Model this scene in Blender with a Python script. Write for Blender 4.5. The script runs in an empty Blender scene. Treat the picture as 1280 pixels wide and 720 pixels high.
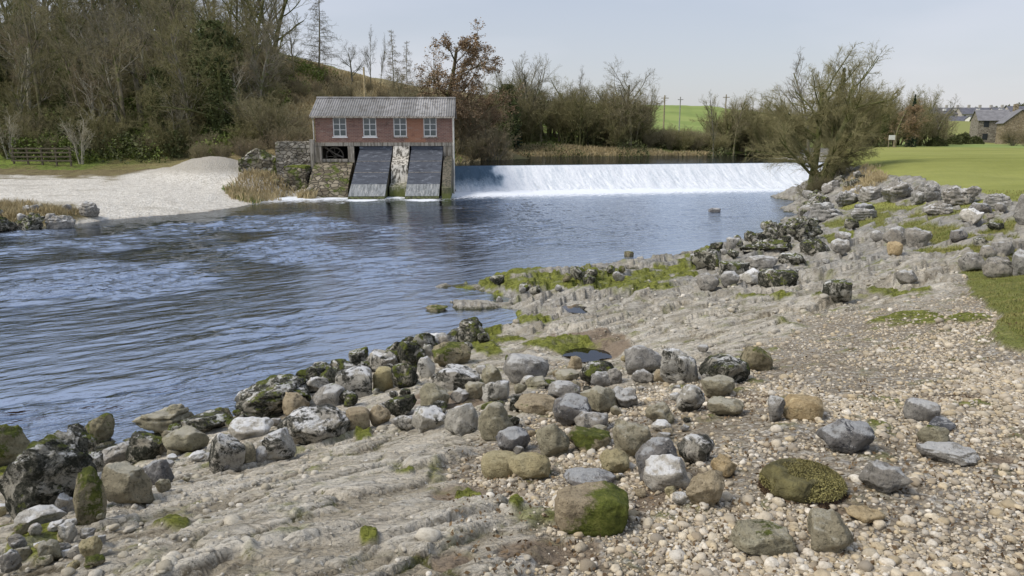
import bpy, math, random
import numpy as np
rng = np.random.default_rng(7)
random.seed(7)
D = bpy.data
scene = bpy.context.scene
col = scene.collection
R = math.radians
# ------------------------------------------------------------------ camera model
FPX, HZ, EYE = 920.0, 170.0, 3.6
PITCH = math.atan((360 - HZ) / FPX)
CP, SP = math.cos(PITCH), math.sin(PITCH)

def ray(px, py):
    a, b = (px - 640) / FPX, (360 - py) / FPX
    return np.array([a, CP + b * SP, -SP + b * CP])

def at_z(px, py, z):
    d = ray(px, py)
    t = (z - EYE) / d[2]
    return np.array([d[0] * t, d[1] * t, z])

def at_y(px, py, y):
    d = ray(px, py)
    t = y / d[1]
    return np.array([d[0] * t, y, EYE + d[2] * t])

def project(x, y, z):
    zz = z - EYE
    dep = y * CP - zz * SP
    up = y * SP + zz * CP
    dd = np.maximum(dep, 0.05)
    return 640 + FPX * x / dd, 360 - FPX * up / dd, dep

# ------------------------------------------------------------------ noise
_perm = np.random.default_rng(3).permutation(4096).astype(np.int64)
def _h(ix, iy, iz):
    return _perm[(_perm[(_perm[ix & 4095] + iy) & 4095] + iz) & 4095]
_g = np.random.default_rng(5).normal(size=(4096, 3)); _g /= np.linalg.norm(_g, axis=1)[:, None]
def noise3(x, y, z=0.0):
    x, y, z = np.broadcast_arrays(np.asarray(x, float), np.asarray(y, float), np.asarray(z, float))
    ix, iy, iz = np.floor(x).astype(np.int64), np.floor(y).astype(np.int64), np.floor(z).astype(np.int64)
    fx, fy, fz = x - ix, y - iy, z - iz
    u, v, w = fx * fx * (3 - 2 * fx), fy * fy * (3 - 2 * fy), fz * fz * (3 - 2 * fz)
    r = 0
    for a in (0, 1):
        for b in (0, 1):
            for c in (0, 1):
                g = _g[_h(ix + a, iy + b, iz + c)]
                d = g[..., 0] * (fx - a) + g[..., 1] * (fy - b) + g[..., 2] * (fz - c)
                r = r + d * (u if a else 1 - u) * (v if b else 1 - v) * (w if c else 1 - w)
    return r * 1.5
def fbm(x, y, z=0.0, o=4, l=2.1, g=0.5):
    s, a = 0, 1.0
    for i in range(o):
        s = s + a * noise3(x + i * 17.3, y + i * 5.1, np.asarray(z) + i * 3.7)
        x, y, z, a = x * l, y * l, np.asarray(z) * l, a * g
    return s
_ru = np.random.default_rng(9).random((4096, 5))
def plates(x, y, seed=0):
    """fractured slabs: every cell has its own height and tilt; also returns the distance to its edge"""
    ix, iy = np.floor(x).astype(np.int64), np.floor(y).astype(np.int64)
    d1 = np.full(x.shape, 9.0); d2 = np.full(x.shape, 9.0); h = np.zeros(x.shape)
    for a in (-1, 0, 1):
        for b in (-1, 0, 1):
            u = _ru[_h(ix + a + 50, iy + b + 70, np.full(x.shape, seed, dtype=np.int64))]
            dx, dy = ix + a + .1 + .8 * u[..., 0] - x, iy + b + .1 + .8 * u[..., 1] - y
            d = np.hypot(dx, dy); hh = (u[..., 2] - .5) * 2 + dx * (u[..., 3] - .35) * 1.6 + dy * (u[..., 4] - .2) * 1.8
            c = d < d1
            d2 = np.where(c, d1, np.minimum(d2, d)); h = np.where(c, hh, h); d1 = np.where(c, d, d1)
    return h, d2 - d1
def sstep(a, b, x):
    t = np.clip((x - a) / (b - a), 0, 1)
    return t * t * (3 - 2 * t)

# ------------------------------------------------------------------ mesh + node helpers
def mesh_np(name, V, F, mat=None, smooth=False, attrs=None, mats=None, midx=None):
    V = np.ascontiguousarray(V, dtype=np.float32)
    F = np.ascontiguousarray(F, dtype=np.int32)
    k = F.shape[1]
    me = D.meshes.new(name)
    me.vertices.add(len(V)); me.vertices.foreach_set('co', V.ravel())
    me.loops.add(F.size); me.loops.foreach_set('vertex_index', F.ravel())
    me.polygons.add(len(F)); me.polygons.foreach_set('loop_start', np.arange(0, F.size, k, dtype=np.int32))
    me.update(calc_edges=True)
    me.polygons.foreach_set('use_smooth', np.full(len(F), smooth, dtype=bool))
    if mat: me.materials.append(mat)
    if mats:
        for m in mats: me.materials.append(m)
        me.polygons.foreach_set('material_index', np.asarray(midx, dtype=np.int32))
    for nm, a in (attrs or {}).items():
        if a.ndim == 1:
            t = me.attributes.new(nm, 'FLOAT', 'POINT'); t.data.foreach_set('value', a.astype(np.float32))
        else:
            t = me.attributes.new(nm, 'FLOAT_COLOR', 'POINT'); t.data.foreach_set('color', a.astype(np.float32).ravel())
    return me
def link(name, me, parent=None, loc=None, rz=0.0):
    o = D.objects.new(name, me); col.objects.link(o)
    if parent is not None: o.parent = parent
    if loc is not None: o.location = loc
    if rz: o.rotation_euler = (0, 0, rz)
    return o
def tag(o, label=None, cat=None, group=None, kind=None):
    if label: o['label'] = label
    if cat: o['category'] = cat
    if group: o['group'] = group
    if kind: o['kind'] = kind
    return o
def empty(name, loc, rz=0.0, **k):
    o = D.objects.new(name, None); col.objects.link(o)
    o.location = loc; o.rotation_euler = (0, 0, rz); o.empty_display_size = 0.2
    return tag(o, **k)
class MB:
    """collects boxes, tubes and raw pieces into one mesh"""
    def __init__(s): s.V = []; s.F = []; s.n = 0
    def raw(s, V, F):
        s.V += [tuple(v) for v in V]; s.F += [tuple(i + s.n for i in f) for f in F]; s.n += len(V)
    def box(s, x0, x1, y0, y1, z0, z1, bev=0.0):
        V = [(x, y, z) for z in (z0, z1) for y in (y0, y1) for x in (x0, x1)]
        s.raw(V, [(0, 2, 3, 1), (4, 5, 7, 6), (0, 1, 5, 4), (2, 6, 7, 3), (0, 4, 6, 2), (1, 3, 7, 5)])
    def prism(s, pts, x0, x1):          # profile in (y,z), extruded along x
        n = len(pts)
        V = [(x0, a, b) for a, b in pts] + [(x1, a, b) for a, b in pts]
        s.raw(V, [tuple(range(n))[::-1], tuple(range(n, 2 * n))] + [(i, (i + 1) % n, n + (i + 1) % n, n + i) for i in range(n)])
    def tube(s, pts, rad, n=8):
        pts = [np.array(p, float) for p in pts]
        if not hasattr(rad, '__len__'): rad = [rad] * len(pts)
        V = []; F = []
        for i, p in enumerate(pts):
            t = pts[min(i + 1, len(pts) - 1)] - pts[max(i - 1, 0)]; t /= np.linalg.norm(t)
            a = np.cross(t, (0, 0, 1) if abs(t[2]) < .9 else (1, 0, 0)); a /= np.linalg.norm(a); b = np.cross(t, a)
            for k in range(n):
                w = 2 * math.pi * k / n
                V.append(p + rad[i] * (a * math.cos(w) + b * math.sin(w)))
        for i in range(len(pts) - 1):
            for k in range(n):
                F.append((i * n + k, i * n + (k + 1) % n, (i + 1) * n + (k + 1) % n, (i + 1) * n + k))
        F.append(tuple(range(n))[::-1]); F.append(tuple((len(pts) - 1) * n + k for k in range(n)))
        s.raw(V, F)
    def build(s, name, mat, parent=None, smooth=False, bevel=0.0):
        me = D.meshes.new(name); me.from_pydata(s.V, [], s.F); me.materials.append(mat)
        if smooth: me.polygons.foreach_set('use_smooth', [True] * len(me.polygons))
        me.update()
        o = link(name, me, parent)
        if bevel:
            b = o.modifiers.new('Bevel', 'BEVEL'); b.width = bevel; b.segments = 2
        return o

class NT:
    def __init__(s, name):
        s.m = D.materials.new(name); s.m.use_nodes = True; s.t = s.m.node_tree; s.t.nodes.clear()
        s.out = s.n('ShaderNodeOutputMaterial')
    def n(s, typ, **kw):
        x = s.t.nodes.new(typ)
        for k, v in kw.items():
            if k.startswith('i_'):
                key = k[2:].replace('_', ' ')
                sock = x.inputs[int(key)] if key.isdigit() else x.inputs[key]
                s.put(sock, v)
            else: setattr(x, k, v)
        return x
    def put(s, sock, v):
        if isinstance(v, bpy.types.NodeSocket): s.t.links.new(v, sock)
        elif isinstance(v, (tuple, list)) and len(v) == 3 and sock.type == 'RGBA': sock.default_value = (*v, 1)
        else: sock.default_value = v
    def obj(s): return s.n('ShaderNodeTexCoord').outputs['Object']
    def vec(s, src, scale=(1, 1, 1), rot=(0, 0, 0), loc=None):
        m = s.n('ShaderNodeMapping'); s.put(m.inputs[0], src); m.inputs['Scale'].default_value = scale; m.inputs['Rotation'].default_value = rot
        if loc is not None: s.put(m.inputs['Location'], loc)
        return m.outputs[0]
    def noise(s, v, scale, det=5, rough=.6, dist=0.0):
        x = s.n('ShaderNodeTexNoise'); s.put(x.inputs['Vector'], v); x.inputs['Scale'].default_value = scale
        x.inputs['Detail'].default_value = det; x.inputs['Roughness'].default_value = rough; x.inputs['Distortion'].default_value = dist
        return x.outputs[0]
    def vor(s, v, scale, feat='F1', out='Distance', rnd=1.0):
        x = s.n('ShaderNodeTexVoronoi', feature=feat); s.put(x.inputs['Vector'], v); x.inputs['Scale'].default_value = scale
        x.inputs['Randomness'].default_value = rnd
        return x.outputs[out]
    def ramp(s, f, stops, interp='LINEAR'):
        x = s.n('ShaderNodeValToRGB'); s.put(x.inputs[0], f); r = x.color_ramp; r.interpolation = interp
        while len(r.elements) < len(stops): r.elements.new(.5)
        for e, (p, c) in zip(r.elements, stops):
            e.position = p; e.color = (*c, 1) if hasattr(c, '__len__') else (c, c, c, 1)
        return x.outputs[0]
    def mr(s, f, a, b, c=0.0, d=1.0):
        x = s.n('ShaderNodeMapRange', interpolation_type='SMOOTHSTEP'); s.put(x.inputs[0], f)
        for i, v in zip((1, 2, 3, 4), (a, b, c, d)): s.put(x.inputs[i], v)
        return x.outputs[0]
    def math(s, op, a, b=0.0):
        x = s.n('ShaderNodeMath', operation=op); s.put(x.inputs[0], a); s.put(x.inputs[1], b); return x.outputs[0]
    def mix(s, f, a, b, mode='MIX'):
        x = s.n('ShaderNodeMix', data_type='RGBA', blend_type=mode); s.put(x.inputs[0], f); s.put(x.inputs[6], a); s.put(x.inputs[7], b)
        return x.outputs[2]
    def bump(s, h, dist, strength=1.0, nrm=None):
        x = s.n('ShaderNodeBump'); s.put(x.inputs['Height'], h); x.inputs['Distance'].default_value = dist; x.inputs['Strength'].default_value = strength
        if nrm is not None: s.put(x.inputs['Normal'], nrm)
        return x.outputs[0]
    def attr(s, name, out='Color'):
        x = s.n('ShaderNodeAttribute', attribute_name=name); return x.outputs[out]
    def sep(s, c):
        x = s.n('ShaderNodeSeparateColor'); s.put(x.inputs[0], c); return x.outputs
    def finish(s, color, rough=.9, nrm=None, spec=.3, **kw):
        p = s.n('ShaderNodeBsdfPrincipled'); s.put(p.inputs['Base Color'], color); s.put(p.inputs['Roughness'], rough)
        s.put(p.inputs['Specular IOR Level'], spec)
        if nrm is not None: s.put(p.inputs['Normal'], nrm)
        for k, v in kw.items(): s.put(p.inputs[k.replace('_', ' ')], v)
        s.t.links.new(p.outputs[0], s.out.inputs[0]); return s.m
def simple(name, c, rough=.85, var=.25, scale=3.0, bump=0.0, metal=0.0, spec=.3):
    t = NT(name); o = t.obj(); n = t.noise(o, scale, 6, .65)
    k = t.mr(n, .3, .7)
    cc = t.mix(k, tuple(x * (1 - var) for x in c), tuple(min(1, x * (1 + var)) for x in c))
    b = t.bump(t.noise(o, scale * 6, 4), bump) if bump else None
    return t.finish(cc, rough, b, spec, Metallic=metal)

# ------------------------------------------------------------------ camera, sky, sun
cam = D.cameras.new('camera'); co = link('camera', cam, loc=(0, 0, EYE))
cam.sensor_width = 36; cam.lens = 36 * FPX / 1280; cam.clip_start = .05; cam.clip_end = 9000
co.rotation_euler = (math.pi / 2 - PITCH, 0, 0)
scene.camera = co
SUN_EL, SUN_AZ = R(50), R(-108)           # azimuth from +y towards +x: behind the camera, on the left
sd = D.lights.new('sun', 'SUN'); so = link('sun', sd, loc=(0, 0, 60))
sd.energy = 2.4; sd.angle = R(24); sd.color = (1, .94, .85)
sv = np.array([math.sin(SUN_AZ) * math.cos(SUN_EL), math.cos(SUN_AZ) * math.cos(SUN_EL), math.sin(SUN_EL)])
import mathutils
so.rotation_euler = mathutils.Vector(-sv).to_track_quat('-Z', 'Y').to_euler()
w = D.worlds.new('World'); scene.world = w; w.use_nodes = True
nt = w.node_tree; nt.nodes.clear()
wo = nt.nodes.new('ShaderNodeOutputWorld'); bg = nt.nodes.new('ShaderNodeBackground')
sky = nt.nodes.new('ShaderNodeTexSky'); sky.sky_type = 'NISHITA'; sky.sun_disc = False
sky.sun_elevation = SUN_EL; sky.sun_rotation = SUN_AZ; sky.dust_density = 2.0; sky.air_density = 1.0; sky.ozone_density = 1.0
tc = nt.nodes.new('ShaderNodeTexCoord'); mp = nt.nodes.new('ShaderNodeMapping'); mp.inputs['Scale'].default_value = (1, 1, 3.6)
mp.inputs['Location'].default_value = (2.1, .4, .2)
nz = nt.nodes.new('ShaderNodeTexNoise'); nz.inputs['Scale'].default_value = 1.25; nz.inputs['Detail'].default_value = 5; nz.inputs['Roughness'].default_value = .5
cr = nt.nodes.new('ShaderNodeValToRGB'); cr.color_ramp.elements[0].position = .38; cr.color_ramp.elements[1].position = .66
cr.color_ramp.elements[0].color = (.58, .58, .58, 1); cr.color_ramp.elements[1].color = (.97, .97, .97, 1)
sx = nt.nodes.new('ShaderNodeSeparateXYZ'); cm = nt.nodes.new('ShaderNodeValToRGB')
e = cm.color_ramp.elements; e[0].position = 0.0; e[0].color = (7.4, 7.3, 7.5, 1)
e[1].position = 0.22; e[1].color = (5.9, 6.35, 7.5, 1); e2 = e.new(.6); e2.color = (5.1, 5.8, 7.4, 1)
mx = nt.nodes.new('ShaderNodeMix'); mx.data_type = 'RGBA'
L = nt.links.new
L(tc.outputs['Generated'], mp.inputs[0]); L(mp.outputs[0], nz.inputs['Vector']); L(nz.outputs[0], cr.inputs[0]); L(cr.outputs[0], mx.inputs[0])
L(tc.outputs['Generated'], sx.inputs[0]); L(sx.outputs[2], cm.inputs[0]); L(cm.outputs[0], mx.inputs[7]); L(sky.outputs[0], mx.inputs[6])
L(mx.outputs[2], bg.inputs[0]); bg.inputs[1].default_value = .094; L(bg.outputs[0], wo.inputs[0])
vs = scene.view_settings; vs.view_transform = 'Standard'; vs.look = 'None'; vs.exposure = 0.28; vs.gamma = 1.0
cy = scene.cycles; cy.max_bounces = 6; cy.diffuse_bounces = 3; cy.glossy_bounces = 3; cy.transmission_bounces = 4; cy.transparent_max_bounces = 8
cy.sample_clamp_indirect = 4.0

# ------------------------------------------------------------------ terrain
ctrl = []
for px, py, z in [
 (640,720,2.0),(0,720,1.7),(1280,720,2.05),(300,720,1.95),(950,600,2.0),(1280,560,2.0),(640,600,1.75),(300,640,1.65),(150,660,1.5),(60,640,1.3),
 (1280,500,1.95),(1000,500,1.85),(800,500,1.62),(700,480,1.3),(600,500,1.2),(500,530,1.1),(400,570,1.12),(300,590,1.05),(200,600,.95),(110,620,1.1),
 (320,535,.28),(400,500,.28),(480,475,.28),(560,447,.28),(620,430,.25),(220,560,.25),(100,580,.15),(0,605,.15),(-120,650,.1),
 (620,405,-.15),(600,398,-.3),(560,405,-.5),(650,392,.06),(555,386,-.02),(545,372,-.06),(600,355,0.02),(650,343,.02),(720,338,.02),(800,330,.03),(870,318,.03),
 (930,303,.03),(975,288,.03),(1005,272,.03),(1012,255,.03),(1016,243,.03),
 (620,365,.12),(600,380,.1),(700,360,.3),(800,350,.35),(880,345,.4),(700,400,.38),(740,442,.55),(800,440,.75),(690,435,.5),(900,430,1.1),(1000,430,1.4),(1100,430,1.6),(1200,430,1.8),(1280,430,1.9),
 (900,380,.75),(1000,380,1.0),(1100,380,1.3),(1200,380,1.62),(1280,370,1.8),(1300,395,1.9),
 (930,335,.4),(1040,330,.75),(1120,320,1.05),(1200,330,1.45),(1280,320,1.65),
 (1000,300,.3),(1060,290,.65),(1120,280,1.05),(1200,290,1.4),(1280,290,1.6),
 (1035,262,.45),(1060,255,.9),(1100,243,1.4),(1200,250,1.55),(1280,265,1.65),
 (1170,234,1.72),(1110,225,1.75),(1075,216,1.85),(1045,207,1.92),(1040,240,.75),(1050,225,1.35),
 (1100,200,2.0),(1280,200,1.95),(1280,225,1.8),(1280,185,2.15),(1100,184,2.25),
 # shingle bank on the far side
 (-150,300,.02),(0,290,.03),(130,279,.02),(200,273,.02),(330,257,.02),(380,252,.0),(420,250,.0),
 (0,268,.5),(60,268,.5),(250,260,.22),(200,250,.5),(300,250,.2),(0,240,.75),(100,232,.85),(200,225,.95),(290,240,.5),(380,243,.25),(-100,250,.7),(0,226,.95),(350,232,.6),(375,238,.45),(395,242,.3),(425,246,.05),(-150,226,1.1)]:
    ctrl.append(at_z(px, py, z))
for px, py, z in [(100,480,-.7),(300,440,-.8),(450,400,-.7),(200,360,-.9),(500,350,-.8),(100,320,-.6),(300,310,-.7),(600,300,-.7),(450,285,-.6),(700,305,-.6),(850,285,-.5),
 (950,262,-.4),(700,262,-.8),(550,272,-.7),(900,243,-.8),(640,250,-.9),(780,247,-.9),(980,245,-.6),(200,284,-.22),(330,268,-.2),(420,262,-.35),(60,298,-.3),(0,400,-.8),(0,520,-.6),(250,500,-.4),(450,440,-.35),(540,410,-.4),(650,325,-.35),(800,312,-.35)]:
    ctrl.append(at_z(px, py, z))
ctrl += [np.array(p, float) for p in [
 (0,0,2.0),(1.2,0,2.0),(-2,1,1.8),(3,0,2.05),(-4,1,1.2),(-6,0,.05),(-4,-4,1.2),(-7,-9,.05),(0,-6,2.1),(-3,-14,1.2),(30,-30,2.3),(0,-30,1.4),(12,0,2.1),(12,8,2.0),(40,20,2.0),(40,0,2.1),(60,40,2.1),
 (-12,2,-.7),(-20,10,-.8),(-30,10,-.8),(-40,15,-.7),(-60,15,-.6),(-40,-20,-.7),(-20,-20,-.7),(-70,-30,-.6),(-12,-30,-.6),(-38,32,.1),(-45,36,.7),(-60,34,.5),(-90,34,1),
 (-80,52,3),(-60,54,2.6),(-45,55,2),(-32,56,2),(-24,57,2.2),(-15,53,2.8),(-10,52,2.4),(-6.5,51,2.4),(-2.9,45,-.8),(-2.6,48,-.7),(-4,43,-.8),(0,49,-.6),(-8,42.8,-.6),(-12.5,43.5,.1),(-11.5,45.5,.5),(-14,44,.35),
 (-80,75,10),(-60,75,9.5),(-40,75,9),(-26,72,7.6),(-17,70,6.2),(-9,66,4.6),(-3,70,3.4),(-30,64,5.5),(-50,64,5.5),
 (-80,95,15),(-60,95,15.5),(-40,93,15.5),(-27,90,12.6),(-20,86,9.9),(-14,86,8.3),(-6,88,6.0),(2,86,4.2),
 (-2,75,2.2),(5,75.5,2.2),(12,76.5,2.2),(19,79,2.1),(-4,72,2.0),
 (-3,71,1.2),(5,72,1.2),(12,73,1.2),(-2,60,.9),(5,58,.9),(12,60,.9),(18,62,.9),(5,66,.9),(14,69,.9),(22,72,.9),(27,84,.9),(31,98,.9),(36,115,.95),
 (25.5,58,1.95),(30,68,1.95),(34,80,2.0),(38,96,2.05),(44,112,2.1),(-5,55,1.9),(-5.5,62,2.0),(25,90,2.1),(29,110,2.3),(35,125,2.6),(42,125,2.6),
 (10,95,3.0),(30,125,4.8),(20,130,5.2),(40,200,11.6),(52,200,11.4),(20,200,12),(70,210,10),(-10,130,9),(-35,140,16.5),(-90,150,20),(0,350,10),
 (80,130,2.3),(120,130,2.4),(60,150,3.0),(100,170,3.6),(150,200,4.6),(100,300,10.5),(200,300,10.5),(260,300,10.8),(100,400,13),(250,400,13),(-100,400,20),(85,150,2.3),(110,150,2.2),(400,300,9),
 (0,1500,2),(1000,1500,2),(-1000,1500,2),(2500,500,2),(-2500,500,5),(0,3000,0),(2500,2500,0),(-2500,2500,0),(200,-200,3),(-200,-200,3),(0,-2500,5),(2500,-2000,5),(-2500,-2000,5),(-200,100,16),(-200,0,5)]]
ctrl = np.array(ctrl)
CX, CY, CZ = ctrl[:, 0], ctrl[:, 1], ctrl[:, 2]
_c2 = .35 ** 2
_A = np.sqrt((CX[:, None] - CX) ** 2 + (CY[:, None] - CY) ** 2 + _c2)
_wts = np.linalg.solve(_A + 1e-3 * np.eye(len(CX)), CZ)
def base_h(x, y):
    s = np.zeros(x.shape)
    for a, b, c in zip(CX, CY, _wts):
        s += c * np.sqrt((x - a) ** 2 + (y - b) ** 2 + _c2)
    return s
def pdist(u, v, poly):                      # signed distance in px, positive inside
    P = np.array(poly, float); d = np.full(u.shape, 1e9); ins = np.zeros(u.shape, bool)
    for (ax, ay), (bx, by) in zip(P, np.roll(P, -1, 0)):
        ex, ey = bx - ax, by - ay
        t = np.clip(((u - ax) * ex + (v - ay) * ey) / (ex * ex + ey * ey), 0, 1)
        d = np.minimum(d, np.hypot(u - ax - t * ex, v - ay - t * ey))
        c = ((ay > v) != (by > v)) & (u < (bx - ax) * (v - ay) / (by - ay + 1e-12) + ax)
        ins ^= c
    return np.where(ins, d, -d)
def ell(u, v, L, ju, jv):
    m = np.zeros(u.shape)
    for cx, cy_, rx, ry in L:
        q = np.hypot((u + ju * rx - cx) / rx, (v + jv * ry - cy_) / ry)
        m = np.maximum(m, 1 - sstep(.7, 1.1, q))
    return m
GRAVEL = [(700,462),(770,490),(850,480),(900,465),(950,440),(1000,405),(1040,392),(1120,385),(1180,372),(1215,352),(1500,380),(1900,500),(1900,900),(690,900),(660,740),(672,690),(655,650),(600,612),(560,585),(590,560),(650,545),(690,500)]
MEADOW = [(1036,150),(1040,204),(1080,211),(1108,222),(1150,222),(1178,233),(1215,237),(1245,247),(1300,262),(1500,300),(2500,420),(2500,100),(1036,100)]
TURF = [(1208,345),(1230,330),(1290,322),(1500,330),(1700,420),(1700,560),(1400,480),(1300,432),(1268,420),(1250,405),(1236,388),(1222,370)]
GRASSE = [(1100,262,46,7),(1067,283,40,6),(1040,303,13,9),(1090,272,30,6),(1185,270,40,8),(1170,292,38,6),(1215,300,55,9),(1240,318,50,7),(1140,283,30,6),(1255,285,30,10),(1225,262,35,7),(1140,262,28,4),(1010,262,10,4),(1075,247,20,3),(1180,315,40,5)]
MOSSE = [(640,350,40,9),(612,356,30,8),(680,348,30,9),(660,362,45,6),(600,374,34,6),(572,365,18,5),(546,384,15,7),(740,362,30,7),(720,352,30,7),(780,353,45,9),(830,344,36,9),(860,335,20,9),(608,438,16,12),(590,430,20,10),(665,405,35,7),(680,436,40,6),(885,322,18,8),(1120,366,34,5),(1028,378,15,5),(600,425,60,8),(750,360,90,9),(1060,300,20,5),
         (460,545,12,8),(500,600,16,5),(455,680,14,5),(585,625,18,6),(210,660,22,8),(640,642,10,7),(30,690,50,22),(-20,590,60,30),(1160,400,60,8),(960,372,40,5)]
MUDE = [(815,603,42,16),(690,692,88,20),(665,588,40,14),(930,497,60,12),(590,620,60,10),(790,625,25,18),(560,700,30,12),(1190,497,45,6),(1230,575,40,7),(560,500,60,9),(740,432,46,12),(1040,640,40,8),(330,575,60,6)]
PITS = [(742,443,34,9,.10),(722,388,22,4,.06)]

def terrain(x, y, full=False):
    b = base_h(x, y)
    # heaps on the shingle bank
    def heap(cx, cy_, rx, ry, h, p=2.0, rot=0.0):
        dx, dy = x - cx, y - cy_
        c, s_ = math.cos(rot), math.sin(rot)
        q = np.hypot((dx * c + dy * s_) / rx, (-dx * s_ + dy * c) / ry)
        return h * np.exp(-(q ** p))
    b = b + heap(-19.9, 48.5, 2.4, 1.9, .88, 2.6) + heap(-15.2, 44.3, 1.7, 1.3, .75, 3.2) + heap(-18.3, 45.6, 2.0, 1.2, .5)
    r = np.hypot(x, y)
    u, v, dep = project(x, y, b)
    front = dep > .6
    u = np.where(front, u, 1600.0); v = np.where(front, v, 800.0)
    near = np.exp(-r / 30)
    j1 = fbm(x * .9, y * .9, 1.3, 4); j2 = fbm(x * .9, y * .9, 7.7, 4)
    jj = 22 * j1 * np.clip(6 / np.maximum(r, 4), .25, 1.4)
    g = sstep(-14, 14, pdist(u, v, GRAVEL) + jj * 1.4) if full or True else 0
    mead = sstep(-2.5, 2.5, pdist(u, v, MEADOW) + jj * .5)
    turf = sstep(-3, 3, pdist(u, v, TURF) + jj * 1.6 + 5 * fbm(x * 5, y * 5, 77, 3))
    land_r = sstep(-2, 6, x - .12 * y + 2.0)
    ge = ell(u, v, GRASSE, j1 * .9, j2 * .9)
    grass = np.maximum(np.maximum(mead, turf), sstep(.35, .75, ge + .25 * j2))
    behind = (~front) | (r < 1.0)
    far = r > 160
    grass = np.where(far, 1.0, grass)
    moss = sstep(.15, .85, ell(u, v, MOSSE, j1 * 1.1, j2 * 1.1) + .75 * fbm(x * 3.5, y * 3.5, 2, 4))
    mud = sstep(.25, 1.0, ell(u, v, MUDE, j1 * 1.2, j2 * 1.2) + .5 * fbm(x * 2.5, y * 2.5, 6, 4))
    rocky = (1 - grass) * (1 - g)
    onright = ((x > -8) & (y < 45)) | (y < 14)
    grass = np.where((y > 46) & (x < 23), 1.0, grass)
    # bedrock relief: long wavy ledges dipping to the river
    ca, sa = math.cos(R(38)), math.sin(R(38))
    p, q = x * ca + y * sa, -x * sa + y * ca
    wq = q + .12 * fbm(p * .8, q * .8, 4, 3)
    hf = 1 / (1 + (r / 9) ** 2)
    wx, wy = p + .10 * fbm(p * 1.7, q * 1.7, 31, 3), q + .07 * fbm(p * 1.7, q * 1.7, 37, 3)
    h1, e1 = plates(wx * 1.5, wy * 3.6, 1); h2, e2 = plates(wx * 4.6, wy * 10, 2); h3, e3 = plates(wx * 13, wy * 24, 3)
    n2 = fbm(x * 7, y * 7, 5, 4)
    sw = q * 1.25 + .9 * fbm(p * .45, q * .45, 21, 3); fr = sw - np.floor(sw)
    led = np.where(fr < .22, sstep(0, .22, fr), (1 - fr) / .78)
    calm = .45 + .55 * sstep(-.25, .25, fbm(x * .8, y * .8, 51, 3))
    bed = (.024 * led) * np.clip(.35 + 2.2 * noise3(p * .7, q * .7, 40), 0, 1) + .034 * h1 * sstep(-.02, .22, e1) * (.35 + .65 * hf) + .016 * h2 * sstep(-.02, .25, e2) * calm * (.15 + .85 * hf) - .020 * sstep(.10, 0, e1) - .012 * sstep(.14, 0, e2) * calm * (.3 + .7 * hf) + (.006 * h3 * sstep(0, .3, e3) * calm + .006 * n2) * (.2 + .8 * hf) + .004 * fbm(x * 30, y * 30, 3, 2) * hf + .03
    bank = onright & (y > 0)
    dz = np.where(bank, rocky * (bed + sstep(8, 15, r) * (.085 * plates(wx * .75, wy * 1.3, 4)[0] + .06 * plates(wx * 1.9, wy * 3.1, 5)[0] + .04)), 0)
    dz = dz + np.where(onright, g * (.012 * fbm(x * 3, y * 3, 1, 4) + .006 * fbm(x * 22, y * 22, 2, 2)), 0)
    dz = dz + np.where(onright, (grass * (.05 + .02 * fbm(x * 2, y * 2, 8, 3)) + moss * (.03 + .02 * n2) - mud * .02 * (1 - .5 * n2)), 0)
    for cx, cy_, rx, ry, h in PITS:
        qd = np.hypot((u + j1 * 6 - cx) / rx, (v + j2 * 2 - cy_) / ry)
        pm = 1 - sstep(.6, 1.7, qd)
        dz = dz * (1 - pm) - h * pm
    left = (~onright) & (r < 60)
    dz = dz + np.where(left, .05 * fbm(x * .7, y * .7, 3, 4) + .03 * fbm(x * 3, y * 3, 6, 3), 0)
    dz = dz + np.where((y > 52) & (r > 60), .35 * fbm(x * .16, y * .16, 3, 4), 0) * sstep(55, 75, r) * (1 - ((x > 20) & (r < 150)) * .85)
    wob = .0
    z = b + dz * sstep(-.06, .03, b)
    if full:
        global SLAB
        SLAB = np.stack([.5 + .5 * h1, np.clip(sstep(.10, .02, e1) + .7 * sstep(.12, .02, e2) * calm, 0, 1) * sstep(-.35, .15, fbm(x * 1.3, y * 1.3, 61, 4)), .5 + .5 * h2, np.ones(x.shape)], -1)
        return z, np.stack([grass, g, moss, mud], -1), u, v
    return z
def H(x, y):
    return float(terrain(np.array([float(x)]), np.array([float(y)]))[0])
def ground_hit(px, py):
    d = ray(px, py)
    if d[2] > -1e-4: return None
    t = np.geomspace(1.5, 260, 1200)
    z = terrain(d[0] * t, d[1] * t)
    below = (EYE + d[2] * t) < np.maximum(z, .1)
    i = int(np.argmax(below)) if below.any() else len(t) - 1
    return np.array([d[0] * t[i], d[1] * t[i], max(z[i], .1)])
_hits = {}
def polar(angs, rads, fn, name=None):
    A, Rr = np.meshgrid(angs, rads)
    x = np.sin(A) * Rr; y = np.cos(A) * Rr
    n, m = A.shape
    i = np.arange(n * m).reshape(n, m)
    F = np.stack([i[:-1, :-1], i[:-1, 1:], i[1:, 1:], i[1:, :-1]], -1).reshape(-1, 4)
    return x.ravel(), y.ravel(), F
fine = np.arange(-43, 43.01, .13)
angs = np.radians(np.concatenate([np.arange(-180, -43, 2.0), fine, np.arange(45, 180.1, 2.0)]))
rads = np.concatenate([[.02, .3, .6, .9], np.geomspace(1.2, 12, 600), np.geomspace(12.1, 130, 300), np.geomspace(134, 3200, 60)])
gx, gy, GF = polar(angs, rads, None)
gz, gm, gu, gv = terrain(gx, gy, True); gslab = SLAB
GF = GF[:, ::-1]
cxf, cyf, czf = gx[GF].mean(1), gy[GF].mean(1), gz[GF].mean(1)
gmF = gm[GF[:, 0]]
reg = np.zeros(len(GF), int)                                   # 0 rocky shore
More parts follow.
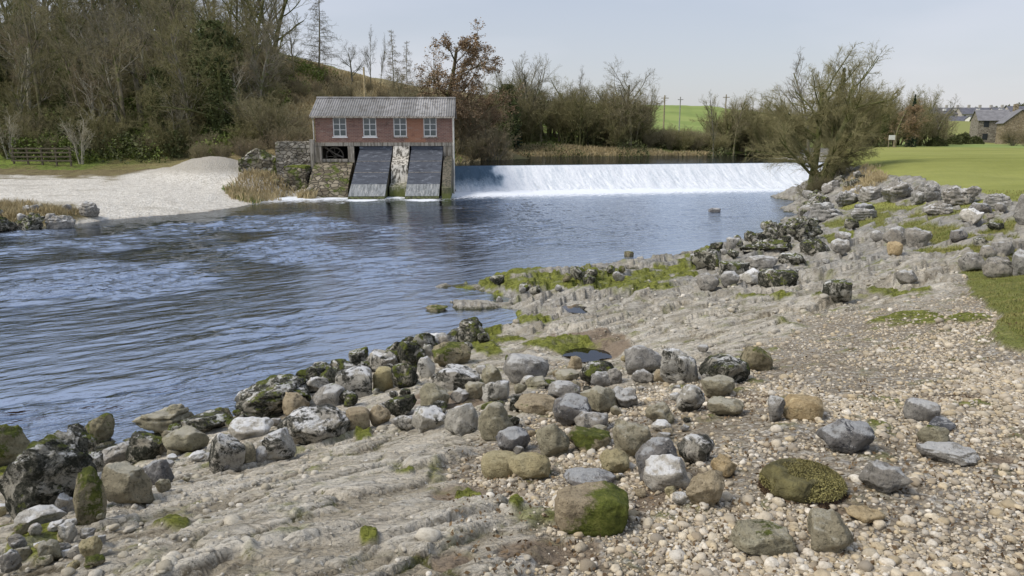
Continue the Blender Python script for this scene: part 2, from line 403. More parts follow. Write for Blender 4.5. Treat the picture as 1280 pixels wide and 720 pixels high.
reg[(gmF[:, 0] > .5) & (cxf > 8) & (gv[GF[:, 0]] < 262)] = 1    # meadow
reg[(czf < -.02) & (cyf < 52)] = 2                             # river bed
leftb = ((cyf > 24) & (cxf < -4) & (cyf < 56) & (czf >= -.02)) | ((cxf < -30) & (cyf < 56) & (czf >= -.02))
reg[leftb] = 3
reg[(cyf >= 46) & (cxf < 20) & (cyf + .0 * cxf >= 51) & (cyf < 3000)] = 4
reg[(cyf >= 51) & (cxf >= 20) & (cxf < 60) & (cyf < 130) & (cxf < .27 * cyf + 5.5)] = 4
reg[(cxf < -38) & (cyf > 44)] = 4
reg[(np.hypot(cxf, cyf) > 115) & (reg != 4)] = 5
reg[(np.hypot(cxf, cyf) > 115) & (reg == 4) & (cxf > 0)] = 5
ground_parts = {}
# bilinear lookup in the finished ground sheet (exactly what is built)
_NR, _NA = len(rads), len(angs)
_gb = base_h(gx, gy)
_G = np.concatenate([gz[:, None], gm, gu[:, None], gv[:, None], _gb[:, None]], 1).reshape(_NR, _NA, -1)
def look(x, y):
    x = np.asarray(x, float); y = np.asarray(y, float)
    a = np.arctan2(x, y); r = np.clip(np.hypot(x, y), rads[0], rads[-1] * .999)
    i = np.clip(np.searchsorted(rads, r) - 1, 0, _NR - 2); j = np.clip(np.searchsorted(angs, a) - 1, 0, _NA - 2)
    fr = ((r - rads[i]) / (rads[i + 1] - rads[i]))[..., None]; fa = np.clip((a - angs[j]) / (angs[j + 1] - angs[j]), 0, 1)[..., None]
    v = (_G[i, j] * (1 - fr) + _G[i + 1, j] * fr) * (1 - fa) + (_G[i, j + 1] * (1 - fr) + _G[i + 1, j + 1] * fr) * fa
    return v
def terrain(x, y, full=False):
    v = look(x, y)
    return (v[..., 0], v[..., 1:5], v[..., 5], v[..., 6]) if full else v[..., 0]
_base_exact = base_h
def base_q(x, y): return look(x, y)[..., 7]
# ------------------------------------------------------------------ ground materials
def shore_mat():
    t = NT('shore ground'); o = t.obj()
    m = t.sep(t.attr('mask')); A = t.n('ShaderNodeAttribute', attribute_name='mask').outputs['Alpha']
    big = t.noise(o, .5, 4); mid = t.noise(o, 4.5, 8, .7); fine = t.noise(o, 30, 6, .7)
    # bedrock
    rock = t.ramp(t.noise(o, 3.4, 10, .75), [(.30, (.42, .37, .28)), (.45, (.56, .50, .395)), (.58, (.65, .59, .48)), (.75, (.75, .70, .61))])
    warp = t.n('ShaderNodeVectorMath', operation='ADD', i_0=t.vec(o, (2.0, 5.2, 3.0), (0, 0, R(38))), i_1=t.n('ShaderNodeVectorMath', operation='SCALE', i_0=t.n('ShaderNodeTexNoise', i_Vector=o, i_Scale=3.0, i_Detail=4.0).outputs[1], i_Scale=.7).outputs[0]).outputs[0]
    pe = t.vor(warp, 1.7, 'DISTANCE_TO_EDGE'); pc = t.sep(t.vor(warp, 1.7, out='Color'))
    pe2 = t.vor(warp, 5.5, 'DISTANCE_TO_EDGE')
    rock = t.mix(t.mr(pc[0], .3, .9, 0, .38), rock, (.30, .275, .225))
    rock = t.mix(t.mr(pc[1], .6, .95, 0, .4), rock, (.64, .61, .54))
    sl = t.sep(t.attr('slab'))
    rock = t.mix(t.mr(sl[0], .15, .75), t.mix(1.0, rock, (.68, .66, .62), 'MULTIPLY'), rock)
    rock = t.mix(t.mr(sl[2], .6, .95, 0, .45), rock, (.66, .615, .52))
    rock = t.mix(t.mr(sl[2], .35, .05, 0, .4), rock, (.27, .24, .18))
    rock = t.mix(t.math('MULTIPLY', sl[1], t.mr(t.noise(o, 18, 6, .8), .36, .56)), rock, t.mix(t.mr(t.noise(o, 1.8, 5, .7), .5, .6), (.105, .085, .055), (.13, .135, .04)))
    rock = t.mix(t.mr(t.noise(o, 15, 8, .75), .60, .66), rock, (.66, .645, .59))          # pale lichen
    rock = t.mix(t.mr(t.noise(o, 22, 9, .8, .4), .60, .64), rock, (.11, .10, .07))     # black lichen
    rock = t.mix(t.mr(t.noise(o, 7, 9, .8, .4), .62, .655), rock, (.17, .16, .07))       # brown moss flecks
    Y_ = t.n('ShaderNodeSeparateXYZ', i_0=o).outputs
    rock = t.mix(t.math('MULTIPLY', t.mr(Y_[1], 9, 17), t.mr(t.noise(o, 1.3, 6, .7), .35, .6, .35, .85)), rock, t.ramp(t.noise(o, 7, 9, .8), [(.35, (.15, .145, .13)), (.5, (.29, .28, .255)), (.65, (.46, .45, .42))]))
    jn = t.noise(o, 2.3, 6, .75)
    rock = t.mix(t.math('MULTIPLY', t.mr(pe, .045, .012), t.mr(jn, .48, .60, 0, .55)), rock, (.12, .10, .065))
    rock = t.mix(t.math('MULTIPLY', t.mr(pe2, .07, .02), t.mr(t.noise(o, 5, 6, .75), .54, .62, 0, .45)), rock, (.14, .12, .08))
    zc = t.math('ADD', t.n('ShaderNodeSeparateXYZ', i_0=o).outputs[2], t.math('MULTIPLY', t.math('SUBTRACT', t.noise(o, 2.6, 8, .8), .5), .55))
    rock = t.mix(t.mr(zc, .16, .07), rock, t.mix(t.noise(o, 14, 6, .8), (.02, .02, .014), (.13, .125, .07)))   # dark weed by the water
    rockb = t.math('ADD', t.math('ADD', mid, t.math('MULTIPLY', t.mr(pe, 0, .16), .25)), t.math('MULTIPLY', t.mr(pe2, 0, .2), .12))
    # gravel
    vc = t.vor(o, 34, out='Color'); vd = t.vor(o, 34)
    vs_ = t.sep(vc)
    grav = t.ramp(vs_[0], [(.0, (.19, .155, .11)), (.35, (.36, .31, .235)), (.65, (.48, .43, .34)), (.85, (.62, .58, .50)), (1, (.30, .28, .25))])
    grav = t.mix(t.mr(vd, .45, .75, 0, .7), grav, (.26, .21, .15))
    grav = t.mix(t.mr(t.noise(o, 1.1, 6, .65), .46, .62, 0, .6), grav, (.27, .22, .15))
    c = t.mix(m[1], rock, grav)
    # mud and sand
    mudc = t.mix(t.noise(o, 9, 5), (.20, .15, .105), (.33, .265, .19))
    c = t.mix(A, c, mudc)
    # moss
    mossc = t.ramp(t.noise(o, 12, 7, .7), [(.3, (.06, .06, .015)), (.5, (.17, .185, .035)), (.72, (.33, .33, .08))])
    c = t.mix(m[2], c, mossc)
    # grass
    gr = t.ramp(t.noise(o, 3.0, 8, .7), [(.3, (.12, .125, .035)), (.5, (.19, .205, .05)), (.7, (.27, .26, .09))])
    gr = t.mix(t.mr(t.noise(o, 26, 5, .7), .55, .72, 0, .6), gr, (.36, .30, .15))
    c = t.mix(m[0], c, gr)
    hh = t.math('MULTIPLY', t.math('SUBTRACT', 1.0, vd), m[1])
    b1 = t.bump(hh, .018, 1.0)
    b2 = t.bump(rockb, .06, 1.0, b1)
    b3 = t.bump(fine, .016, 1.0, b2)
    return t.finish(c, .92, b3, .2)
def meadow_mat():
    t = NT('meadow grass'); o = t.obj()
    a = t.noise(o, .035, 4, .6); b = t.noise(t.vec(o, (.5, 1.8, 1)), .25, 6, .65); c_ = t.noise(o, 5, 6, .7)
    c = t.ramp(b, [(.3, (.19, .205, .05)), (.55, (.25, .265, .07)), (.75, (.32, .32, .095))])
    c = t.mix(t.mr(a, .4, .65, 0, .6), c, (.34, .35, .11))
    c = t.mix(t.mr(c_, .56, .72, 0, .45), c, (.165, .18, .055))
    c = t.mix(t.mr(t.noise(t.vec(o, (.4, 1, 1)), .16, 6, .75), .54, .68, 0, .75), c, (.24, .215, .09))
    return t.finish(c, .95, t.bump(t.math('ADD', c_, t.noise(o, 1.2, 4)), .10, .8), .1)
def bed_mat():
    t = NT('river bed stones'); o = t.obj()
    c = t.ramp(t.noise(o, 2.5, 6), [(.3, (.06, .04, .02)), (.6, (.16, .11, .055)), (.8, (.26, .20, .11))])
    return t.finish(c, .9, t.bump(t.vor(o, 9), .05), .2)
def shingle_mat():
    t = NT('pale shingle'); o = t.obj()
    vc = t.sep(t.vor(o, 11, out='Color'))
    c = t.ramp(vc[0], [(0, (.42, .39, .33)), (.5, (.58, .545, .475)), (1, (.70, .67, .60))])
    n = t.noise(t.vec(o, (.5, 1.2, 1)), .55, 6, .65)
    c = t.mix(t.mr(n, .5, .66, 0, .55), c, (.36, .33, .27))
    P = t.n('ShaderNodeNewGeometry').outputs['Position']
    z = t.n('ShaderNodeSeparateXYZ', i_0=P).outputs[2]
    zz = t.math('ADD', z, t.math('MULTIPLY', t.math('SUBTRACT', t.noise(o, 2.2, 5), .5), .16))
    c = t.mix(t.mr(zz, .16, .02), c, (.20, .155, .10))                   # wet brown rim at the water's edge
    c = t.mix(t.mr(z, 1.15, 1.6, 0, .75), c, (.33, .30, .245))            # older grey fines on the heaps
    m = t.sep(t.attr('mask'))
    soil = t.ramp(t.noise(o, 1.5, 6, .7), [(.3, (.09, .075, .035)), (.55, (.19, .155, .08)), (.75, (.16, .18, .05))])
    c = t.mix(m[0], c, soil)
    return t.finish(c, .95, t.bump(t.math('ADD', t.vor(o, 11), t.noise(o, 3, 5)), .05, .9), .1)
def hill_mat():
    t = NT('wooded hillside floor'); o = t.obj()
    n = t.noise(o, .22, 7, .65); f = t.noise(o, 2.2, 7, .75)
    c = t.ramp(n, [(.30, (.17, .15, .06)), (.42, (.23, .22, .08)), (.50, (.17, .22, .05)), (.62, (.25, .32, .065)), (.8, (.30, .27, .11))])
    c = t.mix(t.mr(f, .45, .66, 0, .75), c, (.075, .065, .035))
    P = t.n('ShaderNodeSeparateXYZ', i_0=t.n('ShaderNodeNewGeometry').outputs['Position']).outputs
    inx = t.math('MULTIPLY', t.mr(P[0], -30, -22), t.mr(P[0], 4, -2))
    dry = t.ramp(t.noise(o, .8, 7, .75), [(.3, (.19, .155, .08)), (.5, (.30, .245, .125)), (.68, (.40, .33, .18)), (.8, (.18, .19, .06))])
    c = t.mix(inx, c, dry)
    return t.finish(c, .95, t.bump(t.math('ADD', f, t.noise(o, .9, 5)), .5, .8), .1)
def far_mat():
    t = NT('distant fields'); o = t.obj()
    vc = t.sep(t.vor(t.vec(o, (1, .55, .0)), .012, out='Color')); n = t.noise(o, .05, 6, .7)
    c = t.ramp(vc[0], [(0, (.20, .25, .06)), (.35, (.16, .17, .06)), (.6, (.22, .19, .10)), (1, (.25, .27, .08))])
    P = t.n('ShaderNodeSeparateXYZ', i_0=t.n('ShaderNodeNewGeometry').outputs['Position']).outputs
    k = t.math('MULTIPLY', t.mr(P[0], 95, 75), t.mr(P[1], 340, 250))
    gg = t.mix(t.mr(t.noise(t.vec(o, (.4, 1.4, 1)), .08, 5), .4, .65), (.20, .26, .075), (.27, .32, .10))
    c = t.mix(k, c, gg)
    c = t.mix(t.mr(n, .55, .7, 0, .4), c, (.14, .12, .07))
    return t.finish(c, .95, t.bump(n, .5), .1)
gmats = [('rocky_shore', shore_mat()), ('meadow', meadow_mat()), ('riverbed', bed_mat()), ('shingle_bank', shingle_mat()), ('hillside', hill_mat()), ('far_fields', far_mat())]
gV = np.stack([gx, gy, gz], -1)
msk = gm.copy()
# soil and dry grass behind the shingle bank
sel = (gy > 24) & (gx < -4)
bt = sstep(225, 219, gv + 6 * fbm(gx * .6, gy * .6, 2, 3)) * (1 - sstep(5.6, 4.6, np.hypot(gx + 19.9, gy - 48.5))) * (1 - sstep(4.4, 3.6, np.hypot(gx + 15.4, gy - 44.8))) * (1 - sstep(4, 3, np.hypot(gx + 18, gy - 46)))
spit = sstep(0, 8, pdist(gu, gv, [(-400, 235), (-400, 300), (-20, 292), (80, 287), (128, 272), (90, 252), (0, 246)]) + 4 * fbm(gx, gy, 1, 3))
msk[sel, 0] = np.maximum(bt, spit)[sel]
msk[:, 0] = np.clip(msk[:, 0], 0, 1)
for k, (nm, mt) in enumerate(gmats):
    F = GF[reg == k]
    if not len(F): continue
    idx, inv = np.unique(F, return_inverse=True)
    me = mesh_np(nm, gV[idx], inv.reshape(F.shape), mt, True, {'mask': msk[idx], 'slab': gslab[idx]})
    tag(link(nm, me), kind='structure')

# ------------------------------------------------------------------ water
def water_mat(name, deep=(.020, .017, .012), bumps=1.0, foamy=True, rough=.05, ior=1.21):
    t = NT(name); o = t.obj()
    flow = t.vec(o, (1, 1, 1), (0, 0, R(-36)))
    s1 = t.vec(flow, (1.1, 3.2, 1))
    h = t.math('ADD', t.math('MULTIPLY', t.noise(s1, 1.3, 5, .55, .4), 1.0), t.math('MULTIPLY', t.noise(s1, 5.5, 3, .5, .3), .22))
    nrm = t.bump(h, .105 * bumps, 1.0); t.put(nrm.node.inputs['Strength'], t.mr(t.attr('rough', 'Fac'), .1, 1.1, .22, 1.0))
    fr = t.n('ShaderNodeFresnel', i_IOR=ior, i_Normal=nrm).outputs[0]
    dp = t.attr('depth', 'Fac')
    diff = t.n('ShaderNodeBsdfDiffuse', i_Color=deep).outputs[0]
    tr = t.n('ShaderNodeBsdfTransparent', i_Color=(.62, .47, .30)).outputs[0]
    body = t.n('ShaderNodeMixShader', i_0=t.mr(dp, .02, .95, .0, 1.0), i_1=tr, i_2=diff).outputs[0]
    gl = t.n('ShaderNodeBsdfGlossy', i_Color=(.62, .67, .745), i_Roughness=rough, i_Normal=nrm).outputs[0]
    sh = t.n('ShaderNodeMixShader', i_0=fr, i_1=body, i_2=gl).outputs[0]
    fo = t.attr('foam', 'Fac')
    fn = t.noise(t.vec(flow, (1.0, 2.6, 1)), 2.4, 7, .72, .8)
    fm = t.mr(t.math('ADD', fn, t.math('MULTIPLY', fo, .62)), .80, .95)
    white = t.n('ShaderNodeBsdfPrincipled', i_Base_Color=(.80, .83, .86), i_Roughness=.6, i_Normal=nrm).outputs[0]
    sh = t.n('ShaderNodeMixShader', i_0=fm, i_1=sh, i_2=white).outputs[0]
    t.t.links.new(sh, t.out.inputs[0]); return t.m
WL, WR = np.array([-4.2, 49.6]), np.array([24.0, 56.6])      # crest of the weir, left and right end
wdir = (WR - WL) / np.linalg.norm(WR - WL); wn = np.array([wdir[1], -wdir[0]])   # towards the camera
WZ = 1.64
wa = np.radians(np.concatenate([np.arange(-150, -43, 2.0), np.arange(-43, 30, .16)]))
wr = np.concatenate([np.geomspace(4.0, 60, 620), np.geomspace(61, 150, 30)])
x, y, F = polar(wa, wr, None)
sdw = (x - WL[0]) * wn[0] + (y - WL[1]) * wn[1]                # distance in front of the weir crest
fl = R(-36)
p = x * math.cos(fl) - y * math.sin(fl); q = x * math.sin(fl) + y * math.cos(fl)
wob = .35 * fbm(p * .35, q * .35, 3, 2)
rr = np.hypot(x, y)
amp = .16 + .85 * sstep(-.2, .3, fbm(x * .12, y * .12, 4, 3)) * sstep(3, -9, x - .05 * y)
z = amp * (.085 * fbm(p * .55, (q + wob) * 1.7, 1, 4) + 0.042 * (1 - 2 * np.abs(fbm(p * 1.3, (q + wob) * 3.6, 6, 2)))) * sstep(0, .35, -base_h(x, y))
bh = base_h(x, y)
dep_ = np.clip(-bh, 0, 3)
foam = np.exp(-np.clip(sdw - 3.6, 0, 99) / 3.2) * .9 + np.exp(-np.clip(sdw - 3.1, 0, 99) / 9) * .42
for sx_, sy_ in ((-8.35, 41.6), (-5.0, 41.7)):
    d = np.hypot((x - sx_) / 1.15, (y - sy_ + .4) / 1.3); foam = np.maximum(foam, 1.1 * np.exp(-d ** 2))
foam = foam + .04 * amp * (rr < 34)
z = z + .08 * np.exp(-np.clip(sdw - 3, 0, 99) / 1.5) * np.clip(fbm(x * 1.2, y * 1.2, 9, 3) + .4, 0, 1)
ok = ((bh < .2)[F].any(1)) & ((sdw > 1.2)[F].all(1)) & ((x < 20)[F].all(1)) & ((y < 50)[F].all(1))
F = F[ok][:, ::-1]; idx, inv = np.unique(F, return_inverse=True)
z = z + .10
me = mesh_np('river', np.stack([x, y, z], -1)[idx], inv.reshape(F.shape), water_mat('river water'), True, {'depth': dep_[idx], 'foam': foam[idx], 'rough': (amp * (.75 + .5 * sstep(-4, 9, x)) + .25 * sstep(-6, 6, x))[idx]})
tag(link('river', me), kind='structure')
# upper river, above the weir
n, m_ = 60, 60
S, T = np.meshgrid(np.linspace(-.02, 1.03, n), np.linspace(0, 1, m_))
Ln = np.linalg.norm(WR - WL)
ux = WL[0] + wdir[0] * S * Ln * (1 + .0 * T) - wn[0] * T * 26; uy = WL[1] + wdir[1] * S * Ln - wn[1] * T * 26
ux = ux + T ** 2 * 4
i = np.arange(n * m_).reshape(m_, n); F = np.stack([i[:-1, :-1], i[:-1, 1:], i[1:, 1:], i[1:, :-1]], -1).reshape(-1, 4)
k0 = len(ux.ravel())
calm = water_mat('calm upper water', bumps=.22, rough=.03, ior=1.4)
V = np.stack([ux.ravel(), uy.ravel(), np.full(k0, WZ)], -1)
me = mesh_np('upper_river', V, F, calm, True, {'depth': np.ones(k0) * 2, 'foam': np.zeros(k0), 'rough': np.ones(k0)})
tag(link('upper_river', me), kind='structure')
V2 = np.array([(18, 76, WZ - .01), (34, 78, WZ - .01), (46, 118, WZ - .01), (28, 118, WZ - .01)]); 
me = mesh_np('upper_river', V2, np.array([[0, 1, 2, 3]]), calm, True, {'depth': np.ones(4) * 2, 'foam': np.zeros(4)})
tag(link('upper_river', me), kind='structure')
# the sill of the weir and the sheet of water falling over it
def fall_mat():
    t = NT('falling water'); o = t.n('ShaderNodeUVMap').outputs[0] if False else t.attr('st', 'Vector')
    a = t.noise(t.vec(o, (1, .35, 1)), 4.0, 7, .7, .4); b = t.noise(t.vec(o, (1.0, .22, 1)), 1.4, 5, .7)
    glass = t.attr('glass', 'Fac')
    f_ = t.noise(o, 7.0, 8, .8)
    k = t.math('ADD', t.math('ADD', t.math('ADD', t.math('MULTIPLY', a, .45), t.math('MULTIPLY', f_, .55)), t.math('MULTIPLY', b, .5)), t.math('MULTIPLY', glass, -1.0))
    c = t.ramp(k, [(.20, (.07, .12, .17)), (.44, (.30, .37, .43)), (.60, (.56, .61, .65)), (.80, (.79, .81, .83))])
    d2 = t.mr(t.noise(t.vec(o, (1, .30, 1)), 2.3, 6, .75, .6), .62, .70, 0, .8)
    c = t.mix(t.math('MULTIPLY', d2, t.attr('rocky', 'Fac')), c, (.07, .08, .08))
    return t.finish(c, .6, t.bump(t.math('ADD', t.math('MULTIPLY', a, .4), f_), .07, .8), .2)
n, m_ = 520, 46
S, T = np.meshgrid(np.linspace(0, 1, n), np.linspace(0, 1, m_))
prof_d = np.array([-.25, 0, .16, .34, .7, 1.2, 1.9, 2.7, 3.3, 3.8]); prof_z = np.array([WZ + .004, WZ - .004, WZ - .07, WZ - .2, WZ - .46, .86, .48, .18, .04, -.08])
tt = np.linspace(0, 1, len(prof_d)); dd = np.interp(T, tt, prof_d); zz = np.interp(T, tt, prof_z)
curve = .5 * np.sin(S * math.pi) * 0
X = WL[0] + wdir[0] * S * Ln + wn[0] * dd; Y = WL[1] + wdir[1] * S * Ln + wn[1] * dd
sx_ = S * Ln
lump = sstep(.15, .5, T)
Z = zz + lump * (.07 * fbm(sx_ * 1.6, dd * .8, 2, 4) + .03 * fbm(sx_ * 6, dd * 1.2, 3, 3)) + sstep(.75, 1, T) * .1 * np.clip(fbm(sx_ * 1.5, dd, 5, 3) + .2, 0, 1)
glass = sstep(.125, .095, S + .02 * fbm(sx_, dd, 3, 3)) * sstep(.85, .45, T) * .62 + sstep(.18, .03, T) * .5
rocky = np.clip(sstep(.62, .9, S) + .30 * (S > .14), 0, 1)
i = np.arange(n * m_).reshape(m_, n); F = np.stack([i[:-1, :-1], i[1:, :-1], i[1:, 1:], i[:-1, 1:]], -1).reshape(-1, 4)
me = mesh_np('falling_water', np.stack([X, Y, Z], -1).reshape(-1, 3), F, fall_mat(), True,
             {'glass': glass.ravel(), 'rocky': rocky.ravel()})
a = me.attributes.new('st', 'FLOAT_VECTOR', 'POINT'); a.data.foreach_set('vector', np.stack([sx_, dd, 0 * dd], -1).astype(np.float32).ravel())
tag(link('falling_water', me), kind='structure')
M_weir = simple('wet weir stone', (.07, .065, .05), .6, .4, 2, .03)
wb = MB()
pr = [(-.5, -.8), (-.5, WZ - .10), (0, WZ - .13), (.34, WZ - .34), (.7, WZ - .62), (1.2, .66), (1.9, .3), (2.7, .0), (3.3, -.2), (3.4, -.8)]
V = []
for s in (0, 1):
    for d, z_ in pr: V.append((WL[0] + wdir[0] * s * Ln + wn[0] * d, WL[1] + wdir[1] * s * Ln + wn[1] * d, z_))
k = len(pr)
wb.raw(V, [tuple(range(k)), tuple(range(k, 2 * k))[::-1]] + [(j, j + k, (j + 1) % k + k, (j + 1) % k) for j in range(k)])
tag(wb.build('weir', M_weir), 'long low stone weir across the river under the white falling water', 'weir')
pud = water_mat('puddle water', bumps=.05, rough=.02, ior=1.9)
# puddles
for cx, cy_, rx, ry, h in PITS:
    c = ground_hit(cx, cy_ + 1)
    rx_m = rx * 1.25 * np.linalg.norm(c - (0, 0, EYE)) / FPX; ry_m = rx_m * .85
    nn = 48
    V = [(c[0], c[1], 0)] + [(c[0] + rx_m * k_ * math.cos(a_), c[1] + ry_m * k_ * math.sin(a_), 0) for a_, k_ in zip(np.linspace(0, 2 * math.pi, nn, False), 1 + .55 * fbm(np.cos(np.linspace(0, 2 * math.pi, nn, False)) * 1.3 + cx, np.sin(np.linspace(0, 2 * math.pi, nn, False)) * 1.3, 0, 3))]
    V = np.array(V); V[:, 2] = c[2] + .05
    F = np.array([(0, 1 + j, 1 + (j + 1) % nn) for j in range(nn)])
    me = mesh_np('puddle', V, F, pud, True, {'depth': np.full(nn + 1, .3), 'foam': np.zeros(nn + 1)})
    tag(link('puddle', me), kind='structure')
# ------------------------------------------------------------------ the brick turbine house
def brick_mat():
    t = NT('weathered brick'); o = t.obj()
    s = t.n('ShaderNodeSeparateXYZ', i_0=o).outputs
    nn = t.n('ShaderNodeSeparateXYZ', i_0=t.n('ShaderNodeNewGeometry').outputs['Normal']).outputs
    side = t.math('GREATER_THAN', t.math('ABSOLUTE', nn[0]), .7)
    u = t.mix(side, s[0], s[1])
    v = t.n('ShaderNodeCombineXYZ', i_0=u, i_1=s[2]).outputs[0]
    b = t.n('ShaderNodeTexBrick'); t.put(b.inputs['Vector'], v); b.inputs['Scale'].default_value = 1.0
    b.inputs['Brick Width'].default_value = .235; b.inputs['Row Height'].default_value = .082; b.inputs['Mortar Size'].default_value = .009
    t.put(b.inputs['Color1'], (.30, .16, .118)); t.put(b.inputs['Color2'], (.20, .105, .082)); t.put(b.inputs['Mortar'], (.34, .28, .23))
    c = b.outputs[0]
    orange = t.math('MULTIPLY', t.mr(s[0], 1.2, 1.5), t.mr(s[0], 2.75, 2.55))
    c = t.mix(t.math('MULTIPLY', orange, .55), c, (.42, .19, .10))
    c = t.mix(t.mr(t.noise(t.vec(o, (1, 1, 3.5)), 1.3, 7, .75), .54, .66, 0, .6), c, (.42, .35, .29))
    c = t.mix(t.mr(t.noise(o, 2.0, 5, .7), .52, .7, 0, .6), c, (.10, .055, .045))
    return t.finish(c, .9, t.bump(b.outputs['Fac'], -.01), .2)
def stone_mat(name, stops, moss=.0, scale=2.2, z0=None):
    t = NT(name); o = t.obj()
    s = t.n('ShaderNodeSeparateXYZ', i_0=o).outputs
    v = t.vec(o, (1, 1, 1.9))
    vc = t.sep(t.vor(v, scale, out='Color')); vd = t.vor(v, scale, 'DISTANCE_TO_EDGE')
    c = t.ramp(vc[0], stops)
    c = t.mix(t.mr(vd, .0, .07, 1, 0), c, (.07, .06, .045))
    c = t.mix(t.mr(t.noise(o, 4, 6, .7), .45, .7, 0, .5), c, (.16, .145, .10))
    if moss: c = t.mix(t.mr(t.noise(o, 1.5, 6, .7), .62 - moss * .3, .70 - moss * .25), c, (.10, .12, .03))
    return t.finish(c, .95, t.bump(t.mr(vd, 0, .12), .06), .15)
def stained(name, base, dark, green=.0, pale=None, streak=(6, 6, .5), th=.5):
    t = NT(name); o = t.obj()
    a = t.noise(t.vec(o, streak), 1.2, 7, .7); b = t.noise(o, 3, 6, .7)
    c = t.mix(t.mr(a, th - .06, th + .08), base, dark)
    if pale: c = t.mix(t.mr(t.noise(t.vec(o, streak, loc=(3, 1, 2)), 1.6, 6, .7), .55, .62), c, pale)
    if green:
        z = t.n('ShaderNodeSeparateXYZ', i_0=o).outputs[2]
        k = t.mr(t.math('ADD', z, t.math('MULTIPLY', b, 1.2)), green + .9, green)
        c = t.mix(k, c, t.mix(t.noise(o, 9, 5), (.045, .05, .018), (.15, .17, .04)))
    return t.finish(c, .85, t.bump(b, .03), .3)
M_brick = brick_mat()
M_conc = stained('stained concrete', (.34, .31, .26), (.15, .13, .10), .6)
M_white = stained('peeling white limewash', (.62, .58, .50), (.10, .09, .07), .9, None, (6, 6, .5), .50)
M_mossy = stained('mossy wet pier', (.15, .13, .095), (.045, .045, .03), .7)
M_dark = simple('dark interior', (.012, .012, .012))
M_panel = stained('blue grey cover sheet', (.075, .083, .10), (.045, .05, .062), 0, (.15, .165, .19), (1.2, 4, 4), .55)
M_panel_low = stained('wet grey lower sheet', (.26, .27, .27), (.14, .15, .15), 0, (.36, .36, .34), (6, 1, 1), .5)
M_green = stained('green slimy toe', (.10, .11, .04), (.03, .032, .015), 0)
M_frame = simple('white window paint', (.74, .73, .69), .5, .08)
M_wood = simple('weathered timber', (.30, .25, .17), .9, .3, 8, .01)
M_pipe = simple('pale downpipe', (.50, .48, .42), .5, .2)
tg = NT('window glass'); M_glass = tg.finish((.05, .07, .075), .05, None, .8)
def roof_mat():
    t = NT('grey cement sheet'); o = t.obj(); s = t.n('ShaderNodeSeparateXYZ', i_0=o).outputs
    sh = t.n('ShaderNodeTexWhiteNoise', noise_dimensions='1D', i_W=t.math('FLOOR', t.math('MULTIPLY', s[0], 1.0))).outputs[0]
    c = t.ramp(sh, [(0, (.24, .235, .225)), (.5, (.31, .30, .29)), (1, (.38, .37, .355))])
    c = t.mix(t.mr(t.noise(o, 2.3, 7, .75), .45, .62, 0, .8), c, (.15, .14, .125))
    return t.finish(c, .85, t.bump(t.noise(o, 20, 4), .005), .3)
M_roof = roof_mat()
hc = at_y(480, 170, 46.0)
house = empty('turbine_house', (hc[0], 46.0, 0), R(3),
              label='small red brick turbine house with grey corrugated roof and four white windows over the river', cat='building')
house.scale = (.955, 1, 1)
def hb(name, boxes, mat, par=house, bevel=0):
    m = MB()
    for b in boxes: m.box(*b)
    return m.build(name, mat, par, bevel=bevel)
W0, W1 = -4.33, 4.33
wins = [-2.79, -.89, 1.04, 2.95]; ww, wz0, wz1 = .42, 3.56, 4.70
bx = [(W0, W1, 0, .22, 3.22, wz0), (W0, W1, 0, .22, wz1, 4.86)]
e = [W0] + sum([[c - ww, c + ww] for c in wins], []) + [W1]
for k in range(0, 10, 2): bx.append((e[k], e[k + 1], 0, .22, wz0, wz1))
bx += [(W0, W0 + .22, .22, 4.4, 3.22, 4.86), (W1 - .22, W1, .22, 4.4, 3.22, 4.86), (W0, W1, 4.4, 4.62, 3.22, 4.86)]
m = MB()
for b in bx: m.box(*b)
for x0, x1 in ((W0, W0 + .22), (W1 - .22, W1)): m.prism([(0, 4.86), (2.31, 5.86), (4.62, 4.86)], x0, x1)
m.build('wall', M_brick, house)
for c in wins:
    m = MB(); f = .055
    m.box(c - ww, c + ww, .03, .10, wz0, wz0 + .07); m.box(c - ww, c + ww, .03, .10, wz1 - f, wz1)
    m.box(c - ww, c - ww + f, .03, .10, wz0 + .07, wz1 - f); m.box(c + ww - f, c + ww, .03, .10, wz0 + .07, wz1 - f)
    m.box(c - .025, c + .025, .035, .09, wz0 + .07, wz1 - f)
    for q in (1, 2):
        zz_ = wz0 + .07 + (wz1 - wz0 - .125) * q / 3
        m.box(c - ww + f, c - .026, .037, .088, zz_ - .018, zz_ + .018); m.box(c + .026, c + ww - f, .037, .088, zz_ - .018, zz_ + .018)
    wf = m.build('window', M_frame, house)
    m = MB(); m.box(c - ww + f, c + ww - f, .092, .098, wz0 + .07, wz1 - f); m.build('pane', M_glass, wf)
    m = MB(); m.box(c - ww - .06, c + ww + .06, -.06, .03, wz0 - .07, wz0 - .002); m.build('sill', M_frame if c < 0 else M_conc, wf)
